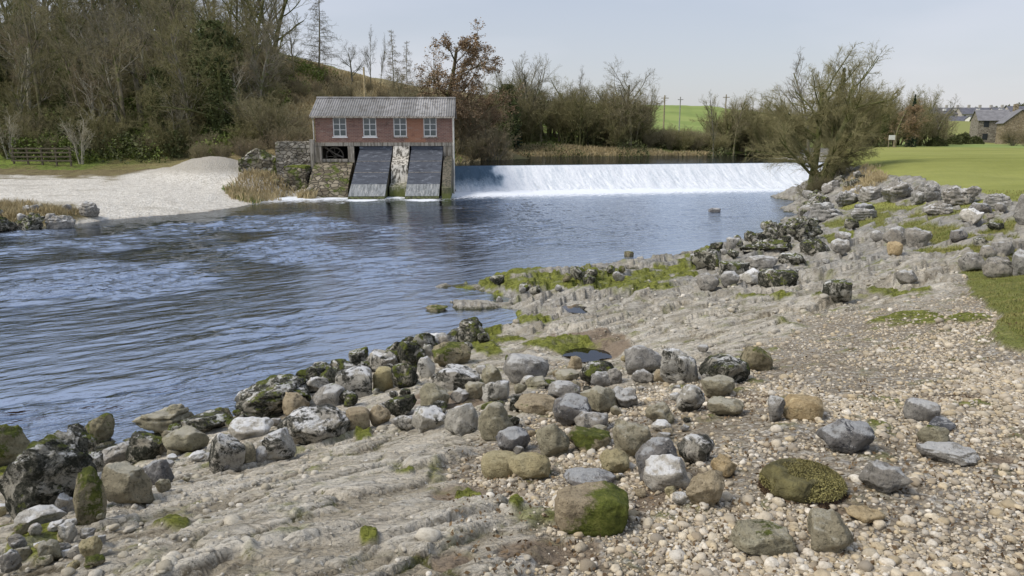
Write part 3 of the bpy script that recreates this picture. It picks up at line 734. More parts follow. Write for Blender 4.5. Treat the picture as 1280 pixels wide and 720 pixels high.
# curtain of pale stuff inside, seen through the panes
# corrugated roof
nx = 59 * 8 + 1
xs = np.linspace(-4.62, 4.55, nx); cor = .028 * np.sin(np.linspace(0, 59 * 2 * math.pi, nx))
V = []; rows = [(-.32, 4.76), (1.0, 5.33), (1.02, 5.355), (2.31, 5.94), (3.6, 5.37), (4.95, 4.76)]
for (yy, zz_) in rows: V += [(a, yy, zz_ + c_) for a, c_ in zip(xs, cor)]
for (yy, zz_) in rows: V += [(a, yy, zz_ - .012 + c_) for a, c_ in zip(xs, cor)]
V = np.array(V); nr = len(rows); i = np.arange(2 * nr * nx).reshape(2, nr, nx)
F = np.concatenate([np.stack([i[0, :-1, :-1], i[0, :-1, 1:], i[0, 1:, 1:], i[0, 1:, :-1]], -1).reshape(-1, 4),
                    np.stack([i[1, :-1, :-1], i[1, 1:, :-1], i[1, 1:, 1:], i[1, :-1, 1:]], -1).reshape(-1, 4),
                    np.stack([i[0, 0, :-1], i[1, 0, :-1], i[1, 0, 1:], i[0, 0, 1:]], -1),
                    np.stack([i[0, :-1, -1], i[1, :-1, -1], i[1, 1:, -1], i[0, 1:, -1]], -1)])
roof = link('roof', mesh_np('roof', V, F, M_roof, True), house)
m = MB(); m.tube([(-4.63, 2.31, 5.965), (4.56, 2.31, 5.965)], .075, 8); m.build('ridge_cap', M_roof, roof)
hb('fascia', [(-4.56, 4.5, -.235, -.2, 4.66, 4.775)], simple('dark red fascia', (.10, .045, .04)))
m = MB(); m.tube([(-4.58, -.36, 4.70), (4.56, -.36, 4.69)], .05, 8); m.build('gutter', M_conc, house)
m = MB(); m.tube([(4.45, -.36, 4.68), (4.45, -.30, 4.4), (4.45, -.28, 1.2), (4.45, -.9, .3), (4.45, -.9, -.4)], .055, 8); m.build('downpipe', M_pipe, house)
m = MB(); m.tube([(-4.42, -.36, 4.68), (-4.42, -.08, 4.5), (-4.42, -.08, 3.2)], .04, 8); m.build('downpipe', M_pipe, house)
hb('concrete_beam', [(-4.45, 4.40, -.12, .35, 3.0, 3.215)], M_conc, bevel=.01)
hb('pillar', [(-4.45, -4.0, -.1, .3, -.4, 2.995)], M_conc)
hb('pillar', [(-2.32, -1.93, -.1, .3, .2, 2.995)], stained('cream concrete', (.50, .46, .38), (.22, .19, .15)))
hb('pillar', [(3.78, 4.36, -.1, 4.6, -.6, 2.995)], M_conc)
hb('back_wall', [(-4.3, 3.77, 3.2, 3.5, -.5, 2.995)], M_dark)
hb('side_wall', [(-4.4, -4.2, .31, 4.6, -.4, 2.995)], M_conc)
hb('ledge', [(-4.0, -2.33, -.25, .25, 2.05, 2.22)], M_conc, bevel=.01)
m = MB(); m.tube([(-3.3 + .55 * math.cos(a), .7, 2.35 + .55 * math.sin(a)) for a in np.linspace(0, 2 * math.pi, 20)], .05, 6)
for a in np.linspace(0, math.pi, 4, False): m.tube([(-3.3 + .5 * math.cos(a), .7, 2.35 + .5 * math.sin(a)), (-3.3 - .5 * math.cos(a), .7, 2.35 - .5 * math.sin(a))], .025, 5)
m.tube([(-3.95, .6, 2.95), (-3.2, .5, 2.5), (-2.7, .4, 2.3)], .05, 6)
m.build('wheel', simple('rusty grey iron', (.17, .15, .125)), house)
M_rub = stone_mat('rubble masonry', [(0, (.11, .09, .06)), (.5, (.20, .17, .12)), (1, (.30, .26, .19))], .35, 2.6)
m = MB(); m.prism([(.28, -.6), (.28, 2.04), (-.6, 2.0), (-2.0, 1.3), (-2.9, .5), (-3.3, -.6)], -4.35, -1.95); m.build('abutment', M_rub, house)
def screw(x0, x1, X0, X1, y1=-4.35):
    def q(a, b, off=0.0, t=.10, xin=0.0):
        V = []
        for s, zo in ((a, 0), (b, 0)):
            xa, xb = x0 + (X0 - x0) * s + xin, x1 + (X1 - x1) * s - xin
            yy = -.12 + (y1 + .12) * s; z_ = 2.74 + (.16 - 2.74) * s + off
            V += [(xa, yy, z_), (xb, yy, z_), (xa, yy + .04, z_ - t), (xb, yy + .04, z_ - t)]
        m = MB(); m.raw(V, [(0, 4, 5, 1), (2, 3, 7, 6), (0, 1, 3, 2), (4, 6, 7, 5), (0, 2, 6, 4), (1, 5, 7, 3)]); return m
    c = q(0, .72).build('screw_cover', M_panel, house)
    for s_ in (.24, .48):
        q(s_, s_ + .006, .010, .02).build('seam', M_conc, c)
    q(.722, .955, -.004).build('lower_cover', M_panel_low, house)
    q(.957, 1.0, -.02, .5).build('weed_toe', M_green, house)
    V = []
    for xx in (x0 + .06, x0 + .22): V += [(xx, -.12, 2.6), (xx, y1, .02), (xx, y1 + .1, -.7), (xx, -.12, -.7)]
    for side in (0, 1):
        m = MB(); o_ = 0
        xa, xb = (x0, x0 + .14) if side == 0 else (x1 - .14, x1)
        da = (X0 - x0) if side == 0 else (X1 - x1)
        V = [(xa, -.1, 2.62), (xb, -.1, 2.62), (xa + da, y1 + .02, .04), (xb + da, y1 + .02, .04), (xa + da, y1 + .02, -.7), (xb + da, y1 + .02, -.7), (xa, -.1, -.7), (xb, -.1, -.7)]
        m.raw(V, [(0, 2, 3, 1), (2, 4, 5, 3), (4, 6, 7, 5), (6, 0, 1, 7), (0, 6, 4, 2), (1, 3, 5, 7)])
        m.build('trough_wall', M_mossy, house)
    hb('headboard', [(x0, x1, -.05, .06, 2.70, 2.99)], M_panel)
screw(-1.57, .50, -1.72, .42)
screw(1.72, 3.74, 1.62, 3.62)
m = MB(); m.prism([(.3, -.6), (.3, 2.99), (-.14, 2.99), (-.5, 2.4), (-1.6, 1.9), (-2.0, .9), (-2.9, .7), (-3.3, -.6)], .58, 1.60); m.build('buttress', M_white, house)
m = MB(); m.prism([(-.12, -.7), (-.12, 2.4), (-1.2, 2.0), (-3.0, 1.1), (-4.0, .7), (-4.3, -.7)], 3.80, 4.34); m.build('wing_wall', M_mossy, house)

# masonry beside the house
M_wall = stone_mat('dry grey wall stone', [(0, (.17, .155, .125)), (.5, (.28, .26, .22)), (1, (.40, .375, .32))], .12, 2.8)
def rough_block(name, x0, x1, y0, y1, z0, z1, mat, seed, amp=.08, n=14, par=None, top=None):
    """a block of masonry with an uneven surface"""
    nx, ny, nz_ = max(2, int((x1 - x0) * n / 2)), max(2, int((y1 - y0) * n / 2)), max(2, int((z1 - z0) * n / 2))
    V = []; F = []
    def face(o, a, b, na, nb):
        k = len(V)
        for i in range(na + 1):
            for j in range(nb + 1): V.append(np.array(o) + np.array(a) * i / na + np.array(b) * j / nb)
        for i in range(na):
            for j in range(nb): F.append((k + i * (nb + 1) + j, k + (i + 1) * (nb + 1) + j, k + (i + 1) * (nb + 1) + j + 1, k + i * (nb + 1) + j + 1))
    dx, dy, dz = x1 - x0, y1 - y0, z1 - z0
    face((x0, y0, z0), (dx, 0, 0), (0, 0, dz), nx, nz_); face((x1, y1, z0), (-dx, 0, 0), (0, 0, dz), nx, nz_)
    face((x0, y1, z0), (0, -dy, 0), (0, 0, dz), ny, nz_); face((x1, y0, z0), (0, dy, 0), (0, 0, dz), ny, nz_)
    face((x0, y0, z1), (dx, 0, 0), (0, dy, 0), nx, ny)
    V = np.array(V)
    for a in range(3): V[:, a] += amp * fbm(V[:, 0] * 2 + seed, V[:, 1] * 2 + a * 9, V[:, 2] * 2.5, 3)
    if top: V[:, 2] += np.where(V[:, 2] > z1 - .3, top(V[:, 0]), 0)
    c = np.array([(x0 + x1) / 2, (y0 + y1) / 2, z0])
    o = link(name, mesh_np(name, V - c, np.array(F), mat, False), par); o.location = c
    return o
xx = lambda px, y_: at_y(px, 170, y_)[0]
tag(rough_block('stone_wall', xx(346, 47), xx(388, 47), 46.6, 47.6, .6, 3.25, M_wall, 3), 'tall grey rubble retaining wall touching the left side of the brick building', 'wall')
tag(rough_block('stone_wall', xx(300, 48), xx(347, 48), 47.4, 48.4, .8, 2.5, stone_mat('mossy tumbled wall', [(0, (.10, .09, .06)), (.5, (.22, .20, .16)), (1, (.42, .40, .35))], .5, 2.2), 8, .2, top=lambda x: .25 * np.sin(x * 3)),
    'low tumbled dark wall with pale stones and moss, left of the grey retaining wall', 'wall')
mb_ = rough_block('mossy_block', xx(356, 44.5), xx(384, 44.5), 43.8, 45.6, .2, 1.75, M_rub, 12, .12)
tag(mb_, 'square block of old masonry with green moss on top below the retaining wall', 'masonry')
t_ = NT('bright moss'); o_ = t_.obj()
M_moss = t_.finish(t_.ramp(t_.noise(o_, 6, 6, .7), [(.3, (.05, .055, .015)), (.5, (.12, .14, .03)), (.75, (.22, .24, .055))]), .95, t_.bump(t_.noise(o_, 14, 5), .04), .1)
mt_ = rough_block('moss_cap', xx(357, 44.5), xx(383, 44.5), 43.9, 45.5, 1.7, 1.86, M_moss, 15, .1); mt_.parent = mb_; mt_.location = mt_.location - mb_.location
m = MB(); m.box(-.13, .13, -.13, .13, 0, 2.4)
o_ = m.build('concrete_post', M_conc, None, bevel=.01); o_.location = (xx(388.5, 45), 45.2, 1.0); tag(o_, 'pale square concrete post at the left corner of the brick building', 'post')
# telegraph pole behind, utility poles on the far bank
def pole(px, y_, ytop, r, label, bar=True, mat=M_wood, name='telegraph_pole'):
    p0 = at_y(px, 170, y_); z0 = H(p0[0], y_); zt = at_y(px, ytop, y_)[2]
    e = empty(name, (p0[0], y_, z0 - .3), label=label, cat='pole')
    m = MB(); m.tube([(0, 0, 0), (0, 0, zt - z0 + .3)], [r, r * .75], 8); m.build('pole', mat, e)
    if bar:
        m = MB(); m.box(-r * 4.5, r * 4.5, -r * 1.6, -r * .95, zt - z0 - .2, zt - z0 - .09); m.build('crossarm', mat, e)
    return e
pole(458, 58, 84, .09, 'pale wooden pole standing behind the corrugated roof', False, simple('pale pole timber', (.42, .34, .19)))
pole(829, 118, 119, .13, 'taller dark utility pole against the bright green field')
pole(848.5, 122, 121, .10, 'thinner grey utility pole in the middle of the green field', True, simple('grey pole timber', (.30, .29, .27)))
pole(905, 120, 118, .12, 'utility pole poking above the thicket right of the green field')
M_fence = simple('dark old timber', (.13, .11, .075), .9, .3, 8, .01)
# hurdle fence
fp = at_y(48, 170, 52.5); fz = H(fp[0], 52.5)
fe = empty('hurdle_fence', (fp[0], 52.5, fz), label='low dark wooden rail fence at the foot of the wood', cat='fence')
for k in range(5):
    m = MB(); m.box(-2 + k * 1.0, -1.9 + k * 1.0, -.05, .05, -.3, 1.25); m.build('post', M_fence, fe)
for k in range(4):
    m = MB(); m.box(-2.1, 2.2, -.085, -.052, .25 + k * .28, .35 + k * .28); m.build('rail', M_fence, fe)
# ------------------------------------------------------------------ trees
def tube_batch(P, Rd, sides=4):
    """P (n,k,3) polylines with radii (n,k) -> verts, quads"""
    n, k, _ = P.shape
    T = np.gradient(P, axis=1); T /= np.linalg.norm(T, axis=2, keepdims=True) + 1e-9
    ref = np.where(np.abs(T[..., 2:3]) < .8, np.array([0, 0, 1.0]), np.array([1.0, 0, 0]))
    ref = np.broadcast_to(ref[:, :1], T.shape)
    A = np.cross(T, ref); A /= np.linalg.norm(A, axis=2, keepdims=True) + 1e-9
    B = np.cross(T, A)
    w = np.linspace(0, 2 * math.pi, sides, False)
    V = P[:, :, None, :] + Rd[:, :, None, None] * (A[:, :, None, :] * np.cos(w)[:, None] + B[:, :, None, :] * np.sin(w)[:, None])
    i = np.arange(n * k * sides).reshape(n, k, sides); j = np.roll(i, -1, 2)
    F = np.stack([i[:, :-1], j[:, :-1], j[:, 1:], i[:, 1:]], -1).reshape(-1, 4)
    return V.reshape(-1, 3), F
def grow(rg, P0, D0, L, r0, k, curve, up, droop=0.0):
    n = len(P0); P = np.zeros((n, k, 3)); P[:, 0] = P0; d = D0.copy()
    dr = rg.normal(size=(n, 3)) * curve
    for s in range(1, k):
        d = d + dr * .5 + rg.normal(size=(n, 3)) * curve; d[:, 2] += up; d[:, 2] -= droop * s / k
        d /= np.linalg.norm(d, axis=1, keepdims=True)
        P[:, s] = P[:, s - 1] + d * (L / (k - 1))[:, None]
    Rd = r0[:, None] * np.linspace(1, .28, k) ** .8
    return P, Rd
def children(rg, P, Rd, L, m, t0, t1, ang, ratio, rr, cone=None, azi=None):
    n, k, _ = P.shape
    t = t0 + (t1 - t0) * (np.arange(m)[None] + rg.random((n, m))) / m
    f = t * (k - 1); i = np.minimum(f.astype(int), k - 2); f = f - i
    idx = np.arange(n)[:, None]
    base = P[idx, i] * (1 - f)[..., None] + P[idx, i + 1] * f[..., None]
    T = P[idx, i + 1] - P[idx, i]; T /= np.linalg.norm(T, axis=2, keepdims=True)
    rad = Rd[idx, i] * (1 - f) + Rd[idx, i + 1] * f
    v = rg.normal(size=T.shape); v -= (v * T).sum(2, keepdims=True) * T; v /= np.linalg.norm(v, axis=2, keepdims=True)
    a = np.radians(ang[0] + (ang[1] - ang[0]) * rg.random((n, m)))[..., None]
    Dn = T * np.cos(a) + v * np.sin(a)
    ln = L[:, None] * ratio * (.6 + .7 * rg.random((n, m))) * (1.15 - .55 * t if cone is None else cone(t))
    r = np.minimum(rad * .8, rad * rr * (.7 + .5 * rg.random((n, m))))
    return base.reshape(-1, 3), Dn.reshape(-1, 3), ln.ravel(), r.ravel()
SP_ = {
 # trunk: (stems, lean, height share, radius share, forks) ; levels: (m, t0, t1, angles, ratio, rr, k, curve, up, droop)
 'oak':   dict(st=1, lean=.08, hs=.75, r=.026, lv=[(9, .22, .98, (30, 62), .62, .55, 7, .10, .05, 0), (7, .25, 1, (25, 60), .55, .55, 6, .12, .04, 0), (7, .2, 1, (25, 60), .5, .5, 5, .13, .03, 0), (6, .2, 1, (20, 55), .62, .55, 4, .1, .03, 0)]),
 'dense': dict(st=1, lean=.05, hs=.78, r=.024, lv=[(14, .15, .98, (35, 72), .50, .5, 7, .09, .05, 0), (9, .2, 1, (25, 60), .5, .55, 6, .1, .03, 0), (8, .15, 1, (25, 60), .5, .5, 5, .12, .02, 0), (6, .15, 1, (20, 55), .6, .6, 3, .1, .02, 0)]),
 'fan':   dict(st=1, lean=.03, hs=.55, r=.028, lv=[(16, .3, 1, (18, 58), .85, .5, 8, .06, .07, 0), (9, .25, 1, (18, 45), .42, .5, 6, .09, .05, 0), (7, .2, 1, (20, 50), .5, .5, 4, .1, .03, 0), (5, .2, 1, (20, 50), .6, .6, 3, .1, .02, 0)]),
 'ash':   dict(st=1, lean=.05, hs=.9, r=.016, lv=[(13, .25, .98, (25, 50), .38, .5, 6, .07, .08, 0), (8, .2, 1, (25, 50), .5, .5, 5, .08, .05, 0), (6, .2, 1, (20, 50), .5, .5, 4, .1, .03, 0), (4, .2, 1, (20, 50), .65, .6, 3, .1, .02, 0)]),
 'hero': dict(st=3, lean=.24, hs=.78, r=.029, lv=[(10, .25, .98, (38, 72), .66, .5, 8, .09, .045, 0), (9, .15, 1, (25, 60), .5, .55, 6, .12, .03, 0), (10, .12, 1, (25, 60), .5, .5, 5, .12, .02, 0), (12, .1, 1, (20, 60), .66, .6, 3, .12, .02, 0)]),
 'multi': dict(st=5, lean=.42, hs=.78, r=.017, lv=[(8, .2, .98, (25, 55), .5, .55, 6, .1, .03, 0), (8, .2, 1, (25, 60), .5, .5, 5, .12, .03, 0), (7, .15, 1, (25, 60), .55, .5, 5, .12, .02, 0), (5, .15, 1, (20, 55), .6, .6, 3, .12, .02, 0)]),
 'larch': dict(st=1, lean=.01, hs=1.0, r=.012, cone=True, lv=[(85, .12, .99, (78, 98), .30, .25, 6, .05, .03, .10), (14, .12, 1, (35, 70), .32, .5, 4, .1, 0, .28), (4, .1, 1, (30, 70), .5, .5, 3, .12, 0, .1)]),
 'shrub': dict(st=16, lean=.55, hs=.72, r=.0085, lv=[(8, .12, .98, (18, 50), .46, .6, 5, .1, .05, 0), (6, .15, 1, (20, 55), .5, .6, 4, .12, .03, 0), (6, .1, 1, (20, 60), .6, .7, 3, .12, .02, 0)]),
 'pale':  dict(st=7, lean=.16, hs=.8, r=.010, lv=[(9, .3, .98, (18, 40), .34, .6, 5, .09, .06, 0), (6, .2, 1, (20, 50), .5, .6, 4, .12, .03, 0), (4, .2, 1, (20, 50), .6, .7, 3, .1, .02, 0)]),
}
def make_tree_mesh(name, kind, h, seed, bark, twig, twig_r=.007, extra=None):
    rg = np.random.default_rng(seed); s = SP_[kind]
    n = s['st']
    az = rg.random(n) * 2 * math.pi; ln = s['lean'] * (.3 + .9 * rg.random(n)) if n > 1 else np.array([s['lean']])
    D0 = np.stack([np.cos(az) * ln, np.sin(az) * ln, np.ones(n)], -1); D0 /= np.linalg.norm(D0, axis=1, keepdims=True)
    P0 = np.stack([np.cos(az), np.sin(az), 0 * az], -1) * (0 if n == 1 else .03 * h); P0[:, 2] -= .02 * h
    L = np.full(n, h * s['hs']) * (1 if n == 1 else (.7 + .35 * rg.random(n))); r = np.full(n, h * s['r'])
    cone = (lambda t: np.clip(1.18 - t, .06, 1) * np.clip(t * 5, .5, 1)) if s.get('cone') else None
    P, Rd = grow(rg, P0, D0, L, r, 10, .045 if n == 1 else .07, .03, 0)
    wood = [tube_batch(P, Rd, 7)]; tw = []
    nl = len(s['lv'])
    for q, (m, t0, t1, an, ra, rr, k, cu, up, dr) in enumerate(s['lv']):
        b, d, l, r = children(rg, P, Rd, L, m, t0, t1, an, ra, rr, cone if q == 0 else None)
        if s.get('cone') and q == 0: d[:, 2] = d[:, 2] * .4 + .06
        r = np.maximum(r, twig_r)
        keep = l > h * .008
        b, d, l, r = b[keep], d[keep], l[keep], r[keep]
        P, Rd = grow(rg, b, d, l, r, k, cu, up, dr); L = l
        (wood if q < min(2, nl - 2) else tw).append(tube_batch(P, Rd, 5 if q == 0 else (4 if q < 2 else 3)))
    def cat(parts):
        V = []; F = []; o = 0
        for a, b in parts: V.append(a); F.append(b + o); o += len(a)
        return np.concatenate(V), np.concatenate(F)
    wv, wf = cat(wood); tv, tf = cat(tw)
    return mesh_np(name + '_trunk', wv, wf, bark, True), mesh_np(name + '_crown', tv, tf, twig, False), P
def leafcards(rg, C, size, mat, name, up=.3):
    n = len(C)
    a = rg.normal(size=(n, 3)); a /= np.linalg.norm(a, axis=1, keepdims=True)
    b = np.cross(a, rg.normal(size=(n, 3))); b /= np.linalg.norm(b, axis=1, keepdims=True)
    s = (size * (.6 + .8 * rg.random(n)))[:, None]
    V = np.stack([C - a * s, C + b * s * .55, C + a * s, C - b * s * .55], 1).reshape(-1, 3)
    return mesh_np(name, V, np.arange(4 * n).reshape(n, 4), mat, False)
def barkm(name, c, green=.0):
    t = NT(name); o = t.obj(); n = t.noise(t.vec(o, (1, 1, .3)), 5, 6, .7)
    k = t.mix(t.mr(n, .3, .7), tuple(v * .55 for v in c), tuple(v * 1.35 for v in c))
    if green: k = t.mix(t.mr(t.noise(o, 1.5, 5), .5 - green * .2, .65), k, (.10, .11, .035))
    return t.finish(k, .95, t.bump(n, .01), .1)
def twigm(name, c, c2):
    t = NT(name); o = t.obj(); rnd = t.n('ShaderNodeObjectInfo').outputs['Random']
    k = t.mix(t.mr(t.noise(o, .7, 3), .38, .62), c, c2)
    k = t.mix(rnd, k, t.mix(.5, k, (.22, .20, .10)))
    return t.finish(k, .9, None, .1)
def leafm(name, c, c2):
    t = NT(name); o = t.obj(); k = t.mix(t.mr(t.noise(o, 1.2, 5, .7), .35, .65), c, c2)
    return t.finish(k, .7, None, .2)
B_grey = barkm('grey bark', (.20, .18, .14), .5); B_brown = barkm('brown bark', (.20, .17, .115), .5); B_olive = barkm('olive mossy bark', (.19, .18, .09), 1.0); B_pale = barkm('pale bark', (.42, .39, .30))
T_olive = twigm('olive twigs', (.225, .20, .095), (.29, .26, .13)); T_brown = twigm('brown twigs', (.25, .215, .125), (.31, .27, .165)); T_grey = twigm('grey twigs', (.22, .195, .16), (.30, .27, .225))
T_red = twigm('reddish twigs', (.24, .175, .11), (.30, .225, .15)); T_tan = twigm('tan twigs', (.24, .19, .12), (.30, .24, .15)); T_pale = twigm('pale twigs', (.45, .41, .31), (.38, .34, .24))
T_larch = twigm('larch twigs', (.17, .135, .10), (.22, .18, .13))
L_ivy = leafm('ivy leaves', (.07, .09, .035), (.14, .16, .055)); L_fir = leafm('fir needles', (.018, .035, .020), (.045, .07, .035)); L_rust = leafm('dead rusty leaves', (.25, .17, .095), (.33, .235, .14))
L_bush = leafm('evergreen bush leaves', (.06, .07, .025), (.12, .13, .05)); L_green = leafm('fresh green leaves', (.09, .12, .025), (.18, .22, .05))
protos = {}
def proto(key, kind, h, seed, bark, twig, tr=.007, ivy=None, rust=None):
    t_, c_, P = make_tree_mesh(key, kind, h, seed, bark, twig, tr)
    lst = [('trunk', t_), ('crown', c_)]
    rg = np.random.default_rng(seed + 50)
    if ivy:
        n, rad, zt = ivy
        a = rg.random(n) * 2 * math.pi; zz = rg.random(n) ** .8 * h * zt
        lump = 1 + .55 * fbm(np.cos(a) * 1.2 + seed, np.sin(a) * 1.2, zz * .7, 3)
        rr = rad * (.35 + .65 * np.sin(np.clip(zz / (h * zt), 0, 1) * math.pi * .85 + .35)) * np.sqrt(rg.random(n)) * lump
        lst.append(('ivy', leafcards(rg, np.stack([np.cos(a) * rr, np.sin(a) * rr, zz], -1), .10, L_ivy, key + '_ivy')))
    if rust:
        ends = P[:, 1:].reshape(-1, 3); sel_ = rg.random(len(ends)) < rust
        C = ends[sel_] + rg.normal(size=(sel_.sum(), 3)) * .06
        lst.append(('leaves', leafcards(rg, C, .062, L_rust, key + '_leaves')))
    protos[key] = (h, lst)
proto('oak_a', 'oak', 10, 1, B_grey, T_grey); proto('oak_b', 'oak', 10, 2, B_brown, T_brown); proto('oak_c', 'oak', 10, 3, B_olive, T_olive)
proto('ash_a', 'ash', 12, 4, B_grey, T_olive); proto('ash_b', 'ash', 12, 5, B_brown, T_brown); proto('ash_c', 'ash', 12, 6, B_grey, T_grey)
proto('ivy_a', 'oak', 10, 7, B_olive, T_olive, .007, (6500, 1.5, .78)); proto('ivy_b', 'ash', 12, 8, B_olive, T_olive, .007, (4800, 1.0, .55))
proto('larch', 'larch', 16, 9, B_brown, T_larch, .014); proto('larch_b', 'larch', 12, 19, B_brown, T_tan, .012)
proto('rusty', 'dense', 9, 10, B_brown, T_red, .007, None, .8); proto('fan', 'fan', 10, 63, B_grey, T_grey, .007); proto('rusty_b', 'multi', 7, 20, B_brown, T_red, .008, None, .30)
proto('shrub_a', 'shrub', 4, 11, B_olive, T_olive, .006); proto('shrub_b', 'shrub', 4, 12, B_brown, T_brown, .006); proto('shrub_c', 'shrub', 4, 13, B_grey, T_tan, .006); proto('shrub_d', 'shrub', 4, 23, B_olive, T_olive, .006, (900, 1.0, .5))
proto('pale_oak', 'oak', 10, 81, B_pale, T_tan, .009); proto('pale', 'pale', 6, 14, B_pale, T_pale, .009); proto('multi', 'multi', 8, 15, B_olive, T_olive, .006)
proto('hero', 'hero', 7, 33, B_olive, T_olive, .0045)
# dark conifer
def conifer(key, h, seed):
    rg = np.random.default_rng(seed); n = 9000
    t = rg.random(n) ** .75; az = rg.random(n) * 2 * math.pi
    wh = np.floor(t * 17) / 17 + rg.random(n) * .02
    br = 1 + .25 * np.cos(az * 7 + wh * 40)
    rr = h * .20 * (1.02 - wh) * br * rg.random(n) ** .6
    zz = h * (.06 + .94 * wh) - rr * .30 + rg.normal(size=n) * .05
    c = leafcards(rg, np.stack([np.cos(az) * rr, np.sin(az) * rr, zz], -1), .15, L_fir, key + '_crown')
    P = np.zeros((1, 8, 3)); P[0, :, 2] = np.linspace(-.2, h, 8)
    V, F = tube_batch(P, np.linspace(.02 * h, .01, 8)[None], 7)
    protos[key] = (h, [('trunk', mesh_np(key + '_trunk', V, F, B_brown, True)), ('crown', c)])
conifer('fir', 9, 60); conifer('fir_b', 9, 61)
def hedgebush(key, seed, mat):
    rg = np.random.default_rng(seed); n = 4200
    d = rg.normal(size=(n, 3)); d /= np.linalg.norm(d, axis=1, keepdims=True); d[:, 2] = np.abs(d[:, 2])
    rr = (.75 + .35 * fbm(d[:, 0] * 2 + seed, d[:, 1] * 2, d[:, 2] * 2, 3)) * rg.random(n) ** .25
    C = d * rr[:, None] * np.array([1.7, 1.3, 2.0])
    sh_ = protos['shrub_a'][1]
    protos[key] = (2.0, [('crown', leafcards(rg, C, .10, mat, key + '_crown')), ('stems', None)])
hedgebush('evergreen', 70, L_bush)
def tree(key, x, y, h, label, cat='tree', group=None, name=None, rz=None, z=None, sx=1.0):
    ph, lst = protos[key]
    s = h / ph
    if z is None: z = H(x, y) - .08 * s
    nm = name or {'oak': 'bare_tree', 'ash': 'bare_tree', 'ivy': 'ivy_clad_tree', 'lar': 'larch_tree', 'rus': 'rusty_leaved_tree', 'shr': 'bare_shrub', 'pal': 'pale_stemmed_shrub', 'mul': 'bare_tree', 'her': 'riverside_tree', 'fan': 'bare_tree', 'fir': 'fir_tree', 'eve': 'evergreen_bush'}[key[:3]]
    e = empty(nm, (x, y, z), random.random() * 6.28 if rz is None else rz, label=label, cat=cat, group=group)
    e.scale = (s * sx, s * sx, s)
    for pn, me in lst:
        if me is not None: link(pn, me, e)
    return e
def tp(key, px, y_, ytop, label, **k):
    """tree at picture column px, distance y_, its top at picture row ytop"""
    p = at_y(px, 170, y_); zt = at_y(px, ytop, y_)[2]; z = H(p[0], y_)
    return tree(key, p[0], y_, max(1.0, zt - z), label, **k)
# ---- single trees one can point at
tp('larch', 402, 84, -14, 'tall bare larch with drooping layered branches on the hill crest, standing alone against the sky')
tp('oak_c', 352, 76, -5, 'olive bare tree ending the wood, left of the lone larch'); tp('ash_b', 372, 80, 22, 'brown bare tree on the slope between the wood and the lone larch'); tp('oak_b', 335, 70, 5, 'brown broad tree at the right end of the wood', name='bare_tree')
tp('oak_a', 443, 85, 52, 'small dark rounded bare tree on the hill crest right of the lone larch')
tp('ash_c', 466, 84, 32, 'thin sparse bare tree on the hill crest, tallest of the slim ones', sx=.5)
tp('ash_c', 478, 86, 44, 'slim bare sapling between the thin sparse tree and the brown larches', sx=.4, name='sapling')
tp('larch_b', 495, 76, 34, 'narrow brown larch just left of the big rusty brown tree', sx=.6)
tp('larch_b', 510, 78, 48, 'second narrow brown larch touching the big rusty brown tree', sx=.6)
tp('rusty', 556, 64, 16, 'big rusty brown tree rising behind the right end of the brick building', rz=1.0, sx=1.2)
tp('rusty_b', 590, 66, 85, 'lower brown spreading tree right of the big rusty one', name='brown_tree')
tp('ivy_a', 634, 75, 80, 'dark ivy covered tree on the far bank left of the round fan-shaped crown')
tp('fir', 641, 76, 116, 'dark green evergreen column inside the far bank trees', sx=.9)
tp('fan', 662, 79, 38, 'tall fan-shaped grey bare tree on the far bank', rz=2)
tp('ash_c', 735, 80, 84, 'spiky grey bare tree between the fan-shaped tree and the forked one', sx=.8)
tp('oak_a', 782, 82, 76, 'dark forked bare oak standing out against the sky above the thicket', rz=4.0, sx=1.15)
tp('ash_a', 812, 84, 100, 'slim pale bare tree just right of the forked oak', sx=.6)
tp('ash_a', 893, 66, 112, 'slender greenish bare tree at the water upstream of the weir', sx=.7)
tp('ash_b', 918, 76, 116, 'bare brown tree behind the right half of the weir')
hx = at_y(1026, 170, 38.5)[0]
tree('hero', hx, 38.5, 8.0, 'large spreading olive-brown alder with many stems at the right end of the weir', z=H(hx, 38.5) - .1, rz=.6, sx=1.0)
hx2 = at_y(1042, 170, 42)[0]
tree('oak_c', hx2, 42, 6.6, 'smaller dense bare tree growing just behind the large spreading alder', rz=2.0, sx=1.1)
for k, (px, yy, h_, lb) in enumerate([(1018, 37.6, 1.5, 'brown tangle of brambles at the foot of the alder, on the water side'), (1034, 37.2, 1.3, 'brown tangle of brambles at the foot of the alder, in front'), (1052, 39.5, 1.6, 'brown tangle of brambles at the foot of the alder, on the meadow side')]):
    x_ = at_y(px, 170, yy)[0]; tree('shrub_b', x_, yy, h_, lb, cat='bush', name='bramble_bush', sx=1.3)
tp('ash_c', 1012, 75, 60, 'thin pale tree whose top pokes above the large spreading alder')
tp('fir', 1048, 110, 82, 'dark conifer tip showing above the large spreading alder', sx=.7)
tp('oak_a', 1062, 100, 88, 'grey bare tree behind the right edge of the large spreading alder')
tp('ivy_b', 1106, 96, 106, 'ivy streaked bare tree left of the rusty leaved tree at the meadow edge')
tp('rusty', 1120, 92, 118, 'orange-brown leafy tree at the far edge of the meadow', sx=1.15)
tp('fir_b', 1139, 95, 116, 'narrow dark spruce right of the orange-brown leafy tree', sx=.55)
tp('ash_c', 1168, 110, 120, 'pair-crowned grey bare tree left of the far village', sx=1.1)
tp('ash_a', 1183, 118, 136, 'short bare tree in front of the village roofs')
tp('oak_b', 1092, 112, 100, 'brown bare tree deep behind the ivy streaked one')
tp('ash_c', 1152, 120, 130, 'faint grey bare tree behind the narrow dark spruce')
